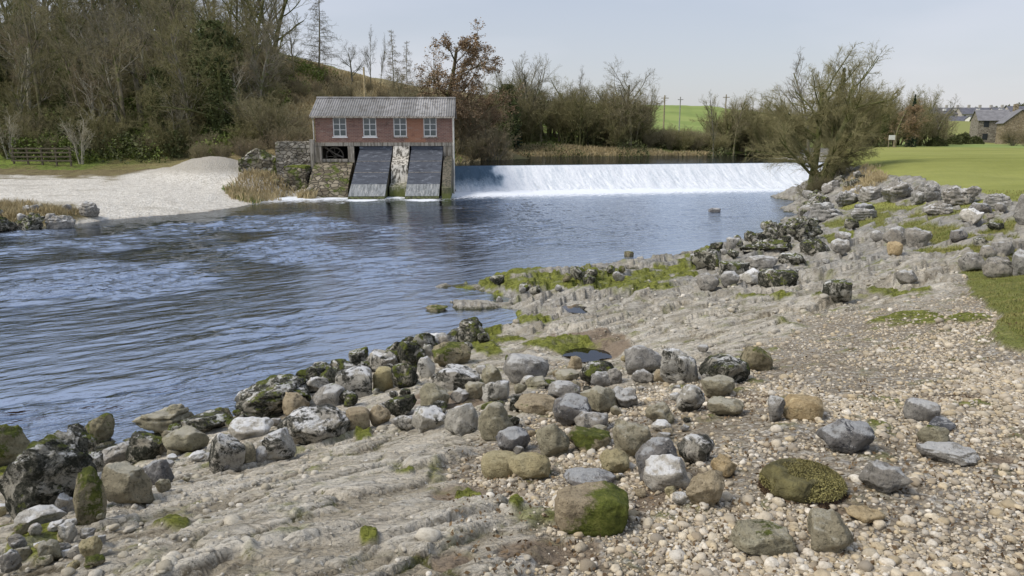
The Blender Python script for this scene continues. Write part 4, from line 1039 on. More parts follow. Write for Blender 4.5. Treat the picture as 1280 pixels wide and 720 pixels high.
tp('pale', 97, 53.5, 133, 'pale many-stemmed shrub with upright straw-coloured twigs at the foot of the wood', cat='shrub')
tp('pale', 8, 54, 128, 'pale upright shrub at the left edge near the rail fence', cat='shrub')
tp('pale', 222, 58, 78, 'leaning whitish bare tree shining against the dark wooded slope', name='whitish_tree', sx=.9)
for k, (px, yy, yt, lb) in enumerate([(150, 60, 40, 'forked whitish tree high in the wood above the shingle bank'), (40, 62, 20, 'tall whitish tree high in the left of the wood'), (182, 66, 30, 'twisted pale-limbed tree in the middle of the wood'), (118, 58, 70, 'short pale-limbed tree above the pale many-stemmed shrub'), (300, 60, 60, 'pale grey-limbed tree at the right side of the wood')]):
    tp('pale_oak', px, yy, yt, lb, name='pale_limbed_tree')
for k, (px, yy, yt, lb) in enumerate([(1172, 110, 165, 'low bush at the meadow edge left of the dark hedge'), (1192, 125, 163, 'round dark evergreen bush left of the stone house'), (1206, 127, 161, 'broad dark evergreen bush nearest the stone house'), (1220, 128, 166, 'small evergreen bush touching the stone house wall')]):
    tp('evergreen', px, yy, yt, lb, cat='bush')
tp('shrub_c', 1268, 115, 152, 'wide straw-brown bare bush in front of the gabled stone house', cat='bush', name='brown_bush', sx=1.6)
tp('shrub_c', 1284, 112, 154, 'straw-brown bare bush at the right edge of the meadow', cat='bush', name='brown_bush', sx=1.4)
for px, yt, lb in [(1254, 127, 'small round tree on the skyline above the village, left one'), (1272, 124, 'bushy-topped skyline tree between the village roofs'), (1186, 131, 'tiny skyline tree above the longest terrace'), (1216, 130, 'tiny dark skyline tree beside the terrace chimneys'), (1238, 129, 'round crowned pine above the terrace end')]:
    tp('evergreen', px, 318, yt, lb, name='skyline_tree')
# ---- the wood on the left hill, the far bank thicket
rg = random.Random(21)
def scatter(n, fx, key_lab, hr, group, cat, min_d=1.2, name=None, sxr=(.8, 1.15)):
    pts = []; tries = 0
    while len(pts) < n and tries < 20000:
        tries += 1
        px, y_ = fx()
        x = at_y(px, 170, y_)[0]
        if any((x - a) ** 2 + (y_ - b) ** 2 < min_d ** 2 for a, b in pts): continue
        pts.append((x, y_)); key, lab = rg.choice(key_lab)
        tree(key, x, y_, rg.uniform(*hr), lab, cat=cat, group=group, name=name, rz=rg.random() * 6.28, sx=rg.uniform(*sxr))
GW = 'bare trees of the wood on the left hillside'
lt = [('oak_c', 'olive mossy bare tree among many in the wood on the left hill'), ('oak_b', 'brown bare broad tree among many in the wood on the left hill'), ('ash_a', 'tall olive-grey bare tree among many in the wood on the left hill'),
      ('ash_b', 'tall brown bare tree among many in the wood on the left hill'), ('ivy_a', 'ivy wrapped tree among many in the wood on the left hill'), ('ivy_b', 'tall ivy footed tree among many in the wood on the left hill'), ('ash_c', 'tall grey bare tree among many in the wood on the left hill'), ('oak_a','grey bare spreading tree among many in the wood on the left hill')]
scatter(62, lambda: (rg.uniform(-150, 330) , rg.uniform(57, 80)), lt, (7.5, 12), GW, 'tree', 2.2)
scatter(46, lambda: (rg.uniform(-150, 352), rg.uniform(80, 104)), lt, (9, 13), GW, 'tree', 2.4)
scatter(60, lambda: (rg.uniform(-130, 345), rg.uniform(66, 92)), [('shrub_a', 'tall olive understorey shrub on the left hillside'), ('shrub_d', 'green-hearted understorey shrub on the left hillside'), ('shrub_b', 'brown understorey shrub on the left hillside')], (4, 6.5), 'understorey shrubs of the left hillside', 'shrub', 1.8)
GS = 'bare shrubs of the wood edge on the left'
ls = [('shrub_a', 'olive bare shrub among many at the foot of the left wood'), ('shrub_b', 'brown bare shrub among many at the foot of the left wood'), ('shrub_d', 'green-hearted shrub among many at the foot of the left wood'), ('shrub_a', 'olive bare shrub among many at the foot of the left wood')]
scatter(75, lambda: (rg.uniform(-120, 345), rg.uniform(54.5, 68)), ls, (2.4, 5.0), GS, 'shrub', 1.3)
scatter(26, lambda: (rg.uniform(235, 395), rg.uniform(50.5, 56)), [('shrub_b', 'brown low shrub among several above the shingle heap'), ('shrub_c', 'straw-coloured low shrub among several above the shingle heap')], (1.3, 2.2), 'low shrubs above the shingle heap', 'shrub', .8)
scatter(56, lambda: (rg.uniform(345, 560), rg.uniform(56, 84)), [('shrub_c', 'straw-coloured shrub on the rough slope behind the brick building'), ('shrub_b', 'brown shrub on the rough slope behind the brick building')], (1.2, 2.6), 'shrubs on the slope behind the building', 'shrub', 1.5)
scatter(26, lambda: (rg.uniform(500, 625), rg.uniform(60, 78)), [('shrub_b', 'brown bush crowded behind the right end of the building'), ('ash_b', 'brown bare tree crowded behind the right end of the building'), ('shrub_c', 'tan bush crowded behind the right end of the building'), ('oak_b', 'bare brown tree with wide crown behind the right end of the building')], (3.0, 5.8), 'brown thicket right of the building', 'tree', 1.2)
lf = [('shrub_a', 'olive shrub in the dense thicket along the far river bank'), ('shrub_b', 'brown shrub in the dense thicket along the far river bank'), ('oak_c', 'low olive bare tree in the dense thicket along the far river bank'), ('multi', 'many-stemmed olive tree in the dense thicket along the far river bank'), ('oak_b', 'low brown bare tree in the dense thicket along the far river bank')]
scatter(62, lambda: (rg.uniform(610, 800), rg.uniform(77.5, 87)), lf, (4.4, 7.0), 'thicket along the far bank', 'tree', 1.1, sxr=(.9, 1.3))
scatter(30, lambda: (rg.uniform(805, 905), rg.uniform(79, 88)), [('shrub_a', 'low olive shrub below the bright green field'), ('shrub_b', 'low brown shrub below the bright green field')], (2.3, 3.2), 'low shrubs below the green field', 'shrub', 1.1, sxr=(1.1, 1.5))
scatter(40, lambda: (rg.uniform(900, 1000), rg.uniform(84, 112)), lf, (5, 7.4), 'thicket along the far bank', 'tree', 1.4, sxr=(.9, 1.2))
scatter(34, lambda: (rg.uniform(1030, 1185), rg.uniform(102, 122)), [('shrub_b', 'dark brown shrub in the hedge at the far edge of the meadow'), ('shrub_a', 'olive shrub in the hedge at the far edge of the meadow'), ('multi', 'olive bare tree in the hedge at the far edge of the meadow'), ('oak_b', 'brown bare tree in the hedge at the far edge of the meadow')], (5, 9), 'hedge trees at the far edge of the meadow', 'tree', 1.5)
# ------------------------------------------------------------------ boulders
def ico(level):
    bm = bmesh.new(); bmesh.ops.create_icosphere(bm, subdivisions=level, radius=1.0)
    V = np.array([v.co[:] for v in bm.verts]); F = np.array([[v.index for v in f.verts] for f in bm.faces]); bm.free()
    return V, F
import bmesh
ICO = {k: ico(k) for k in (1, 2, 3, 4, 5)}
def rockmat(name, a, b, patch, pth, moss=0.0, speck=None, wet=None, pale=None, layer=0.0, psc=5.0, face=None):
    t = NT(name); o0 = t.obj(); rnd = t.n('ShaderNodeObjectInfo').outputs['Random']
    off = t.n('ShaderNodeCombineXYZ', i_0=t.math('MULTIPLY', rnd, 37.0), i_1=t.math('MULTIPLY', rnd, 91.0), i_2=t.math('MULTIPLY', rnd, 53.0)).outputs[0]
    o = t.n('ShaderNodeVectorMath', operation='ADD', i_0=o0, i_1=off).outputs[0]
    n1 = t.noise(o, 5, 8, .7); n2 = t.noise(o, 26, 6, .75); n3 = t.noise(o, psc, 9, .78, .5)
    c = t.mix(t.mr(n1, .34, .66), a, b)
    c = t.mix(t.math('MULTIPLY', rnd, .35), c, (.40, .33, .23))
    c = t.mix(t.mr(t.noise(o, 14, 9, .8), .50, .62, 0, .75), c, tuple(v * .50 for v in a))
    c = t.mix(t.mr(n2, .52, .66, 0, .7), c, tuple(v * .45 for v in a))
    c = t.mix(t.mr(t.noise(o, 9, 8, .8, .3), .57, .63, 0, .6), c, tuple(min(.75, v * 1.35) for v in b))
    pits = t.vor(o, 42); c = t.mix(t.mr(pits, .16, .08, 0, .8), c, tuple(v * .3 for v in a))
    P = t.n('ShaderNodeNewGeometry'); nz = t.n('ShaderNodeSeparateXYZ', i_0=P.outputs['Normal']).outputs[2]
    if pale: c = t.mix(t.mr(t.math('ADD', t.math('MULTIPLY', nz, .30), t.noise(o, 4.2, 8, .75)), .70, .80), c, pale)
    thr = t.math('SUBTRACT', pth, t.math('MULTIPLY', t.math('SUBTRACT', rnd, .5), .07))
    c = t.mix(t.mr(n3, thr, t.math('ADD', thr, .07)), c, t.mix(t.mr(n2, .45, .62, 0, .5), patch, tuple(v * .7 for v in a)))
    if speck: c = t.mix(t.mr(t.noise(o, 38, 5, .8), .60, .66), c, speck)
    if moss:
        k = t.mr(t.math('ADD', t.noise(o, 4.5, 7, .75), t.math('MULTIPLY', nz, .10)), .72 - moss * .35, .79 - moss * .35)
        mc = t.ramp(t.noise(o, 22, 5, .7), [(.3, (.035, .042, .012)), (.52, (.10, .115, .022)), (.75, (.21, .215, .05))])
        c = t.mix(k, c, mc)
    if face:
        X = t.n('ShaderNodeSeparateXYZ', i_0=o0).outputs
        kk = t.math('ADD', t.math('SUBTRACT', t.math('MULTIPLY', X[0], 2.6), t.math('MULTIPLY', X[1], 1.0)), t.math('MULTIPLY', t.noise(o, 6, 7, .75), 1.1))
        kk = t.math('SUBTRACT', kk, t.math('MULTIPLY', X[2], 1.2))
        c = t.mix(t.mr(kk, .42, .56), c, t.ramp(t.noise(o, 20, 6, .75), [(.3, (.04, .045, .01)), (.5, (.12, .14, .025)), (.72, (.24, .24, .06))]))
    if wet: c = t.mix(t.mr(t.math('ADD', t.n('ShaderNodeSeparateXYZ', i_0=o0).outputs[2], t.math('MULTIPLY', n1, .1)), .10, .02), c, wet)
    h = t.math('ADD', t.math('MULTIPLY', n1, .7), t.math('MULTIPLY', n2, .35))
    bb = t.bump(h, .060, 1.0); bb = t.bump(t.mr(pits, .0, .22), .006, .9, bb); bb = t.bump(t.noise(o, 85, 4, .7), .009, 1.0, bb)
    return t.finish(c, .88, bb, .22)
RM = {
 'W': rockmat('white limestone with black lichen', (.42, .395, .33), (.56, .535, .475), (.028, .028, .02), .485, .10, pale=(.72, .71, .68)),
 'K': rockmat('black lichened limestone', (.30, .28, .22), (.48, .46, .40), (.024, .025, .016), .44, .42, pale=(.62, .61, .57)),
 'G': rockmat('grey limestone', (.23, .22, .20), (.37, .355, .32), (.07, .07, .06), .57, .06, pale=(.54, .53, .50)),
 'T': rockmat('tan sandstone', (.34, .27, .165), (.47, .39, .26), (.16, .12, .07), .62, .06),
 'Y': rockmat('yellow mossy stone', (.40, .335, .17), (.50, .44, .25), (.14, .13, .05), .60, .22),
 'D': rockmat('dark blue grey stone', (.105, .11, .12), (.20, .205, .215), (.04, .04, .045), .58, .0, (.58, .57, .54), pale=(.42, .42, .41)),
 'P': rockmat('pale limestone', (.46, .43, .36), (.60, .57, .51), (.25, .23, .19), .62, .02, pale=(.76, .75, .72)),
 'M': rockmat('mossy olive stone', (.20, .175, .10), (.33, .29, .18), (.05, .05, .03), .57, .55),
 'O': rockmat('ochre stone', (.46, .33, .16), (.58, .46, .27), (.25, .16, .07), .60, .0),
 'B': rockmat('brown block with green face', (.30, .24, .155), (.41, .335, .22), (.17, .14, .09), .63, .02, face=True),
 'L': rockmat('olive brown boulder', (.26, .235, .155), (.36, .33, .23), (.12, .11, .06), .60, .18, pale=(.44, .41, .32)),
}
def rock_mesh(nm, w, d, h, seed, mat, shape='r', lvl=4, tilt=None):
    rg = np.random.default_rng(seed); V0, F = ICO[lvl]
    p = V0.copy()
    ex = {'r': .84, 'a': .72, 'f': .70, 'b': .52}[shape]
    p = np.sign(p) * np.abs(p) ** ex
    if shape == 'r':   p /= (np.abs(p) ** 2.3).sum(1, keepdims=True) ** (1 / 2.3)
    q = p + rg.random(3) * 50
    p = p * (1 + {'r': .20, 'a': .16, 'f': .14, 'b': .06}[shape] * fbm(q[:, 0] * .9, q[:, 1] * .9, q[:, 2] * .9, 3))[:, None]
    npl = {'r': 9, 'a': 11, 'f': 10, 'b': 6}[shape]
    N = rg.normal(size=(npl, 3)); N /= np.linalg.norm(N, axis=1, keepdims=True)
    if shape == 'f': N = np.concatenate([N, [[.08, .1, 1.0]]]); N[-1] /= np.linalg.norm(N[-1])
    for k_, n_ in enumerate(N):
        off = rg.uniform(.62, .9) if shape != 'r' else rg.uniform(.70, .90)
        if shape == 'b': off = rg.uniform(.95, 1.15)
        e_ = np.clip(p @ n_ - off, 0, None); p = p - (e_ * .93)[:, None] * n_
    ext = p.max(0) - p.min(0); p = (p - (p.max(0) + p.min(0)) / 2) / (ext / 2)
    q = p * .8 + rg.random(3) * 50
    rz = rg.normal() * .35; c, s = math.cos(rz), math.sin(rz)
    if shape != 'b': p = p @ np.array([[c, s, 0], [-s, c, 0], [0, 0, 1]]); ext = p.max(0) - p.min(0); p = p / (ext / 2)
    if tilt: a_ = R(tilt); p = p @ np.array([[math.cos(a_), 0, math.sin(a_)], [0, 1, 0], [-math.sin(a_), 0, math.cos(a_)]])
    S = np.array([w / 2, d / 2, h / 2]); p = p * S
    m_ = (w + h) / 2
    nn = p / (np.linalg.norm(p / S, axis=1, keepdims=True)); nn = nn / S; nn /= np.linalg.norm(nn, axis=1, keepdims=True)
    qq = p / m_ * 3 + rg.random(3) * 20
    rough = {'r': .060, 'a': .085, 'f': .075, 'b': .03}[shape] * (1.0 if w < 1.2 else 1.9)
    p = p + nn * (m_ * rough * (fbm(qq[:, 0], qq[:, 1], qq[:, 2], 4) - .6 * np.abs(fbm(qq[:, 0] * 1.7, qq[:, 1] * 1.7, qq[:, 2] * 2.4, 3))))[:, None]
    if w > .9:      # big outcrop blocks: bedding joints
        zz_ = p[:, 2] / h * 5 + fbm(p[:, 0] * 1.2, p[:, 1] * 1.2, seed, 2); f_ = np.abs(zz_ - np.round(zz_))
        p = p - nn * (m_ * .07 * (1 - sstep(0, .22, f_)))[:, None] * np.array([1, 1, .2])
    if lvl >= 4: p = p + nn * (.006 * fbm(p[:, 0] * 30, p[:, 1] * 30, p[:, 2] * 30, 2))[:, None]
    return mesh_np(nm, p, F, mat, True)
_rn = [0]
_placed = []
def rock(px0, py0, px1, py1, typ, shape, label, name='boulder', cat='boulder', group=None, lvl=None, sink=.18, dr=.85, depth_h=None):
    """stone whose outline fills the picture rectangle px0..px1, py0..py1, standing on the ground there"""
    _rn[0] += 1
    g = ground_hit((px0 + px1) / 2, py1 - 1)
    dist = np.linalg.norm(g - (0, 0, EYE)); w = (px1 - px0) * dist / FPX; hv = (py1 - py0) * dist / FPX
    a = math.asin((EYE - g[2]) / dist)
    d = w * dr
    d = min(d, hv / math.sin(a) * .75)
    h = math.sqrt(max(hv ** 2 - (d * math.sin(a)) ** 2, (hv * .35) ** 2)) / math.cos(a)
    h = min(h, w * 1.3); d = max(d, w * .45)
    if dist > 12: h *= .72
    dirx = g[:2] / np.linalg.norm(g[:2])
    c = g[:2] + dirx * d * .45
    zz = min(H(c[0], c[1]), g[2] + h * .3)
    hh = h * (1 + sink)
    if lvl is None: lvl = 5 if (px1 - px0) > 75 or w > .9 else (4 if (px1 - px0) > 24 else 3)
    me = rock_mesh(name, w * 1.04, d * 1.04, hh * 1.04, 100 + _rn[0] * 7, RM[typ], shape, lvl)
    yaw = -math.atan2(dirx[0], dirx[1]); cz0 = zz + hh / 2 - h * sink - .01
    co_ = np.empty(len(me.vertices) * 3, np.float32); me.vertices.foreach_get('co', co_); P = co_.reshape(-1, 3).astype(float)
    cy_, sy_ = math.cos(yaw), math.sin(yaw); gz_ = max(look(c[0], c[1])[0], g[2]); dip = gz_ - look(c[0], c[1])[0]
    for _ in range(3):       # true size: as wide and as high as the stone measures in the photograph
        Wx, Wy, Wz = c[0] + P[:, 0] * cy_ - P[:, 1] * sy_, c[1] + P[:, 0] * sy_ + P[:, 1] * cy_, cz0 + P[:, 2]
        vis = Wz > min(gz_, cz0)
        uu, vv, _d = project(Wx[vis], Wy[vis], Wz[vis])
        kx = (px1 - px0) / max(1.0, uu.max() - uu.min()); kz = (py1 - py0) / max(1.0, vv.max() - vv.min())
        kx = np.clip(kx, .6, 1.5); kz = np.clip(kz, .55, 1.4)
        P[:, 0] *= kx; P[:, 1] *= min(kx, 1.1) if kz > .8 else kx * .9; P[:, 2] *= kz
        uu, vv, _d = project(c[0] + P[:, 0] * cy_ - P[:, 1] * sy_, c[1] + P[:, 0] * sy_ + P[:, 1] * cy_, cz0 + P[:, 2])
        low = P[:, 2].min(); cz0 = gz_ - low - (P[:, 2].max() - low) * .16
    if dip > .03: P[:, 2] = np.where(P[:, 2] < 0, P[:, 2] * (1 + dip / max(.05, -P[:, 2].min())), P[:, 2])
    me.vertices.foreach_set('co', P.astype(np.float32).ravel()); me.update()
    o = link(name, me, None, (c[0], c[1], cz0), yaw)
    _placed.append((c[0], c[1], w * .5))
    return tag(o, label, cat, group)
BL = [
 (0,545,126,652,'K','a','huge white-topped black lichened boulder filling the bottom left corner beside the river'),
 (-30,535,48,590,'M','f','bright mossy slab leaning at the left edge above the huge lichened boulder'),
 (95,590,138,662,'M','a','green mossy rock wedged right of the huge lichened boulder'),
 (130,588,197,643,'L','f','flat-faced pale olive block with a chipped lower edge, below the mossy pile'),
 (178,578,219,607,'D','a','dark tilted slab behind the flat-faced pale block'),
 (167,510,250,549,'L','a','large angular tan wedge on the waterline, its tip pointing up'),
 (204,540,264,570,'L','a','tan-green angular rock in front of the big waterline wedge'),
 (160,543,216,578,'K','a','dark mossy rock under the big waterline wedge'),
 (226,516,290,545,'K','f','long low lichen-spotted rock on the waterline right of the wedge'),
 (262,546,309,591,'W','r','round white stone with black skirt below the long low rock'),
 (287,524,345,549,'P','r','smooth pale flattish stone just above the white stone with black skirt'),
 (322,538,372,580,'W','a','pale angular white stone with a flat sloping face beside two small stones'),
 (302,558,322,584,'L','r','small olive stone leaning on the round white stone with black skirt'),
 (318,562,338,584,'G','r','small grey stone under the pale angular white stone'),
 (88,533,126,582,'K','a','steep black mossy rock at the waterline above the huge boulder'),
 (106,520,146,556,'M','a','green capped rock at the waterline, left of the tan wedge'),
 (124,553,176,584,'G','a','rugged grey rock full of holes above the flat-faced pale block'),
 (90,570,135,600,'K','a','black and white rock between the mossy wedge and the rugged grey rock'),
 (18,636,86,662,'P','f','low whitish shelf rock under the huge boulder'),
 (48,680,80,707,'L','a','square olive cobble in the mossy rubble of the bottom left corner'),
 (99,676,130,702,'Y','r','yellow-green round cobble in the mossy rubble'),
 (0,690,30,720,'G','a','grey angular stone cut by the bottom left corner'),
 (75,655,100,682,'P','a','upright pale splinter in the mossy rubble'),
 (195,604,216,620,'L','f','thin tan slab right of the flat-faced block'),
 (234,565,262,580,'P','f','flat pale stone left of the white stone with black skirt'),
 (303,474,396,525,'K','a','long black moss-crusted rock at the left end of the stone row'),
 (353,492,388,522,'T','a','tan stone face under the long black moss-crusted rock'),
 (390,482,434,513,'G','r','grey-white cratered stone in the stone row'),
 (419,458,467,500,'W','b','tall white block flecked with black in the middle of the stone row'),
 (466,459,492,491,'Y','b','yellowish rectangular stone standing upright in the stone row'),
 (490,456,524,487,'K','a','black topped stone right of the yellowish upright stone'),
 (386,454,420,482,'K','a','black craggy stone at the water behind the cratered one'),
 (436,436,465,461,'K','a','dark pointed rock at the water behind the tall white block'),
 (462,438,498,467,'W','a','jagged black and white rock behind the yellowish upright stone'),
 (496,428,532,462,'K','a','black crumbling rock at the water near the white-capped one'),
 (522,447,545,474,'W','r','small egg-shaped white stone with black flecks'),
 (522,418,562,440,'P','r','white-capped boulder at the water below the inlet'),
 (542,456,603,489,'W','a','broad white stone with one big black blotch on its front'),
 (574,401,604,426,'K','r','round black and white boulder alone at the edge of the inlet'),
 (540,430,590,461,'M','a','dark mossy rock beneath the white-capped boulder'),
 (601,457,627,481,'L','r','pinkish grey round stone by the green moss patch'),
 (345,513,438,558,'W','r','big whale-shaped white stone with a black right side'),
 (432,510,463,534,'T','b','cream square block right of the whale-shaped white stone'),
 (460,510,490,535,'T','r','rounded tan stone beside the cream square block'),
 (481,495,522,523,'K','r','black capped tan stone beneath the yellowish upright stone'),
 (523,481,562,516,'L','r','pinkish grey smooth boulder in the hollow of the stone row'),
 (514,512,558,541,'W','a','slanting black and white slab in front of the pinkish boulder'),
 (556,506,599,546,'W','r','white and grey boulder touching the slanting slab'),
 (597,503,642,552,'L','r','pitted brownish grey boulder with black base at the end of the row'),
 (563,487,588,507,'G','r','small grey stone above the white and grey boulder'),
 (580,480,606,503,'L','r','brown small stone left of the black splashed white one'),
 (603,480,638,507,'W','a','white stone splashed black above the pitted boulder'),
 (625,444,684,480,'G','r','big rough grey-white boulder near the right end of the row'),
 (776,435,826,470,'G','r','round light grey boulder with dark dimples right of the puddle'),
 (824,439,873,482,'W','a','white boulder with black patches and green moss right of the dimpled one'),
 (789,464,818,482,'G','r','smooth grey cobble at the foot of the dimpled boulder'),
 (816,463,837,480,'T','r','small tan cobble between the two boulders right of the puddle'),
 (870,446,935,484,'K','r','wide grey boulder with black crust'),
 (873,472,916,499,'L','r','plain tan-grey boulder in front of the wide crusted one'),
 (900,444,926,462,'G','a','pointed grey rock behind the wide crusted boulder'),
 (923,435,966,466,'M','r','olive boulder with rounded top, rightmost of the upper cluster'),
 (693,463,726,480,'L','r','flat brownish stone left of the black speckled lump'),
 (723,452,768,484,'K','r','lump speckled with black and white below the puddle'),
 (737,468,769,488,'G','r','grey stone in front of the speckled lump'),
 (684,477,726,500,'G','r','speckled grey stone above the long tan one'),
 (643,495,703,520,'T','r','long tan loaf-shaped boulder'),
 (690,495,740,535,'D','r','blue-grey egg-shaped boulder with tan underside'),
 (726,485,773,521,'L','a','brown-grey knobbly boulder right of the blue-grey egg'),
 (764,486,797,513,'G','a','grey angular rock with yellow lower half'),
 (656,474,686,488,'L','r','pale brown flattened stone behind the long tan loaf'),
 (717,516,760,542,'G','f','flat grey stone below the blue-grey egg'),
 (844,485,881,518,'W','r','white boulder with black lichen sunk in brown sand'),
 (805,503,842,534,'L','a','angular tan-grey rock leaning left beside the brown sand'),
 (813,527,840,543,'P','r','small creamy white stone under the leaning rock'),
 (884,499,931,524,'L','r','low tan boulder with mossy foot at the edge of the brown sand'),
 (763,527,812,578,'L','a','upright rock half black and half tan'),
 (670,532,713,575,'L','r','mottled yellow-grey round boulder'),
 (708,534,764,566,'M','f','olive boulder with a flat white top'),
 (620,537,664,571,'D','r','black boulder with white crown'),
 (601,566,648,601,'Y','b','squarish tan-green stone left of the yellow cushion one'),
 (635,571,689,605,'Y','r','yellow cushion-shaped stone with a dark mossy spot'),
 (749,565,787,596,'Y','r','stone with white top and yellow underside'),
 (794,549,848,612,'D','r','tall dark speckled boulder standing behind a smooth white one'),
 (804,574,864,622,'P','r','smooth bright white boulder leaning on the dark speckled one'),
 (845,548,892,586,'W','a','white stone with fine dark specks right of the dark boulder'),
 (857,594,906,640,'T','a','ochre-tan faceted stone below the bright white boulder'),
 (886,572,920,602,'O','a','small bright yellow stone'),
 (703,587,770,614,'D','r','dark grey rock peeping out behind the big brown block'),
 (692,606,786,676,'B','b','big brown block with a green mossy front, largest in the foreground'),
 (789,612,808,625,'T','r','little tan cobble right of the big brown block'),
 (839,618,865,635,'P','r','little white egg-shaped cobble left of the ochre-tan stone'),
 (830,610,846,625,'Y','r','little yellow pebble stacked by the white egg-shaped cobble'),
 (905,655,992,704,'L','f','broad low olive boulder half buried in the gravel'),
 (1003,646,1062,704,'L','a','olive-brown chunky boulder standing right of the broad low one'),
 (976,494,1028,528,'O','b','rectangular bright yellow stone on the gravel'),
 (957,498,980,529,'G','a','grey wedge leaning on the rectangular yellow stone'),
 (1126,501,1174,531,'G','b','smooth grey-brown pillow-shaped stone alone on the gravel'),
 (1017,528,1092,573,'D','r','dark boulder with a hollow dished top'),
 (1159,522,1194,541,'D','f','small slate-blue slab on top of the right-hand stone group'),
 (1145,534,1187,560,'L','r','brown-grey stone in the middle of the right-hand stone group'),
 (1141,556,1222,587,'G','r','long black-ended grey stone at the front of the right-hand stone group'),
 (1069,582,1139,624,'G','a','wide grey rock beside the moss-covered mound'),
 (966,584,987,605,'G','r','small grey stone left of the moss-covered mound'),
 (1050,636,1102,659,'O','f','flat orange-brown slab flush with the gravel'),
 (1117,339,1146,357,'G','r','single grey stone on the pale bedrock far from the others'),
 (1196,318,1232,342,'G','r','left light grey boulder of the heap beside the turf'),
 (1226,322,1267,350,'G','r','front big grey boulder of the heap beside the turf'),
 (1238,304,1268,322,'G','a','top grey boulder of the heap beside the turf'),
 (1262,312,1292,346,'G','a','right dark-sided boulder of the heap beside the turf'),
 (1222,312,1245,328,'G','r','middle grey boulder at the back of the heap beside the turf'),
 (1025,357,1064,384,'K','r','mossy dark-topped boulder alone in the middle of the bedrock'),
 (922,339,951,359,'P','a','white block among the black rocks near the mossy shelf'),
 (899,342,924,360,'G','r','grey cube-like stone left of the white block'),
 (1107,306,1128,323,'O','r','tan-orange stone at the head of the pale gravel path'),
 (1036,304,1062,322,'G','r','round grey stone below the grassy ledge'),
 (978,273,1028,305,'K','a','white-topped black crag jutting into the river'),
 (862,313,903,341,'K','a','black mossy crag at the end of the mossy shelf'),
 (920,302,990,322,'K','f','long black craggy ledge at the water'),
 (998,299,1036,323,'K','r','dark rock right of the long black ledge'),
 (972,318,1008,334,'K','f','black slab below the long black ledge'),
 (946,337,998,360,'K','f','black shiny slab right of the white block'),
 (870,343,899,365,'G','r','brownish grey stone at the left of the cube-like one'),
 (895,328,935,345,'K','f','flat lichen-crusted rock behind the cube-like stone'),
 (930,322,972,340,'G','f','grey shelf rock between the two black ledges'),
 (1102,285,1136,309,'G','r','pale rounded boulder by the grassy hummocks'),
 (1086,293,1106,306,'G','r','small round stone left of the pale rounded boulder'),
 (1128,286,1164,312,'G','a','creviced grey rock right of the pale rounded boulder'),
 (1198,264,1230,282,'P','a','white leaning stone on the grassy outcrop'),
 (1185,289,1209,304,'D','a','small dark rock amid the right-hand grass'),
 (1008,254,1056,278,'G','f','smooth grey ledge dipping into the river below the alder'),
 (1040,240,1075,260,'G','f','grey rock ledge above the smooth one'),
 (1098,226,1140,256,'G','a','left craggy block of the limestone outcrop at the meadow edge'),
 (1136,228,1176,256,'G','a','central craggy block of the limestone outcrop at the meadow edge'),
 (1172,234,1224,258,'G','a','jagged dark-cleft block of the limestone outcrop at the meadow edge'),
 (1229,243,1266,263,'G','a','isolated grey block at the right part of the outcrop'),
 (1262,253,1292,290,'G','a','stacked grey block cut by the right edge of the picture'),
 (1070,236,1102,254,'G','f','low grey slab joining the outcrop from the left'),
 (1150,254,1190,272,'G','f','flat grey slab in the grass under the outcrop'),
 (1210,256,1240,270,'D','f','dark flat slab in the grass under the isolated block'),
 (1062,262,1096,278,'G','f','grey slab beside the upper grassy ledge'),
 (100,255,127,275,'G','r','rounded dark grey boulder at the tip of the rocky spit across the river'),
 (20,268,60,290,'K','f','black-bottomed rock of the spit across the river'),
 (55,270,95,288,'G','f','grey rock of the spit across the river, left of the rounded boulder'),
 (-20,272,22,292,'K','f','dark rock at the left edge of the spit across the river'),
 (885,261,901,266,'D','f','lone dark rock breaking the river surface below the weir'),
 (780,315,792,321,'M','f','small mossy rock breaking the river surface'),
 (531,382,560,391,'M','f','mossy rock tip at the end of the shelf in the river'),
]
for b in BL:
    rock(b[0], b[1], b[2], b[3], b[4], b[5], b[6])
# moss covered mound on the gravel
g = ground_hit(1020, 634)
mm = rock_mesh('moss_mound', .37, .36, .17, 907, simple('mossy peat', (.13, .115, .05), .95, .5, 12, .02), 'a', 5)
o = link('moss_mound', mm, None, (g[0], g[1] + .16, g[2] + .02)); mound = o; tag(o, 'hummock covered with yellow-green moss and dark roots on the gravel', 'moss')
r_ = np.random.default_rng(77); dd_ = r_.normal(size=(11000, 3)); dd_ /= np.linalg.norm(dd_, axis=1, keepdims=True); dd_[:, 2] = np.abs(dd_[:, 2])
link('moss_tufts', leafcards(r_, dd_ * np.array([.18, .175, .083]) * (.95 + .1 * r_.random((11000, 1))), .0042, leafm('moss tuft', (.15, .13, .05), (.29, .26, .10)), 'moss_tufts'), mound)
link('roots', leafcards(r_, (dd_ * np.array([.19, .185, .05]) + [0, -.005, -.035])[:5200], .007, leafm('dark roots', (.05, .03, .018), (.12, .08, .05)), 'roots'), mound)
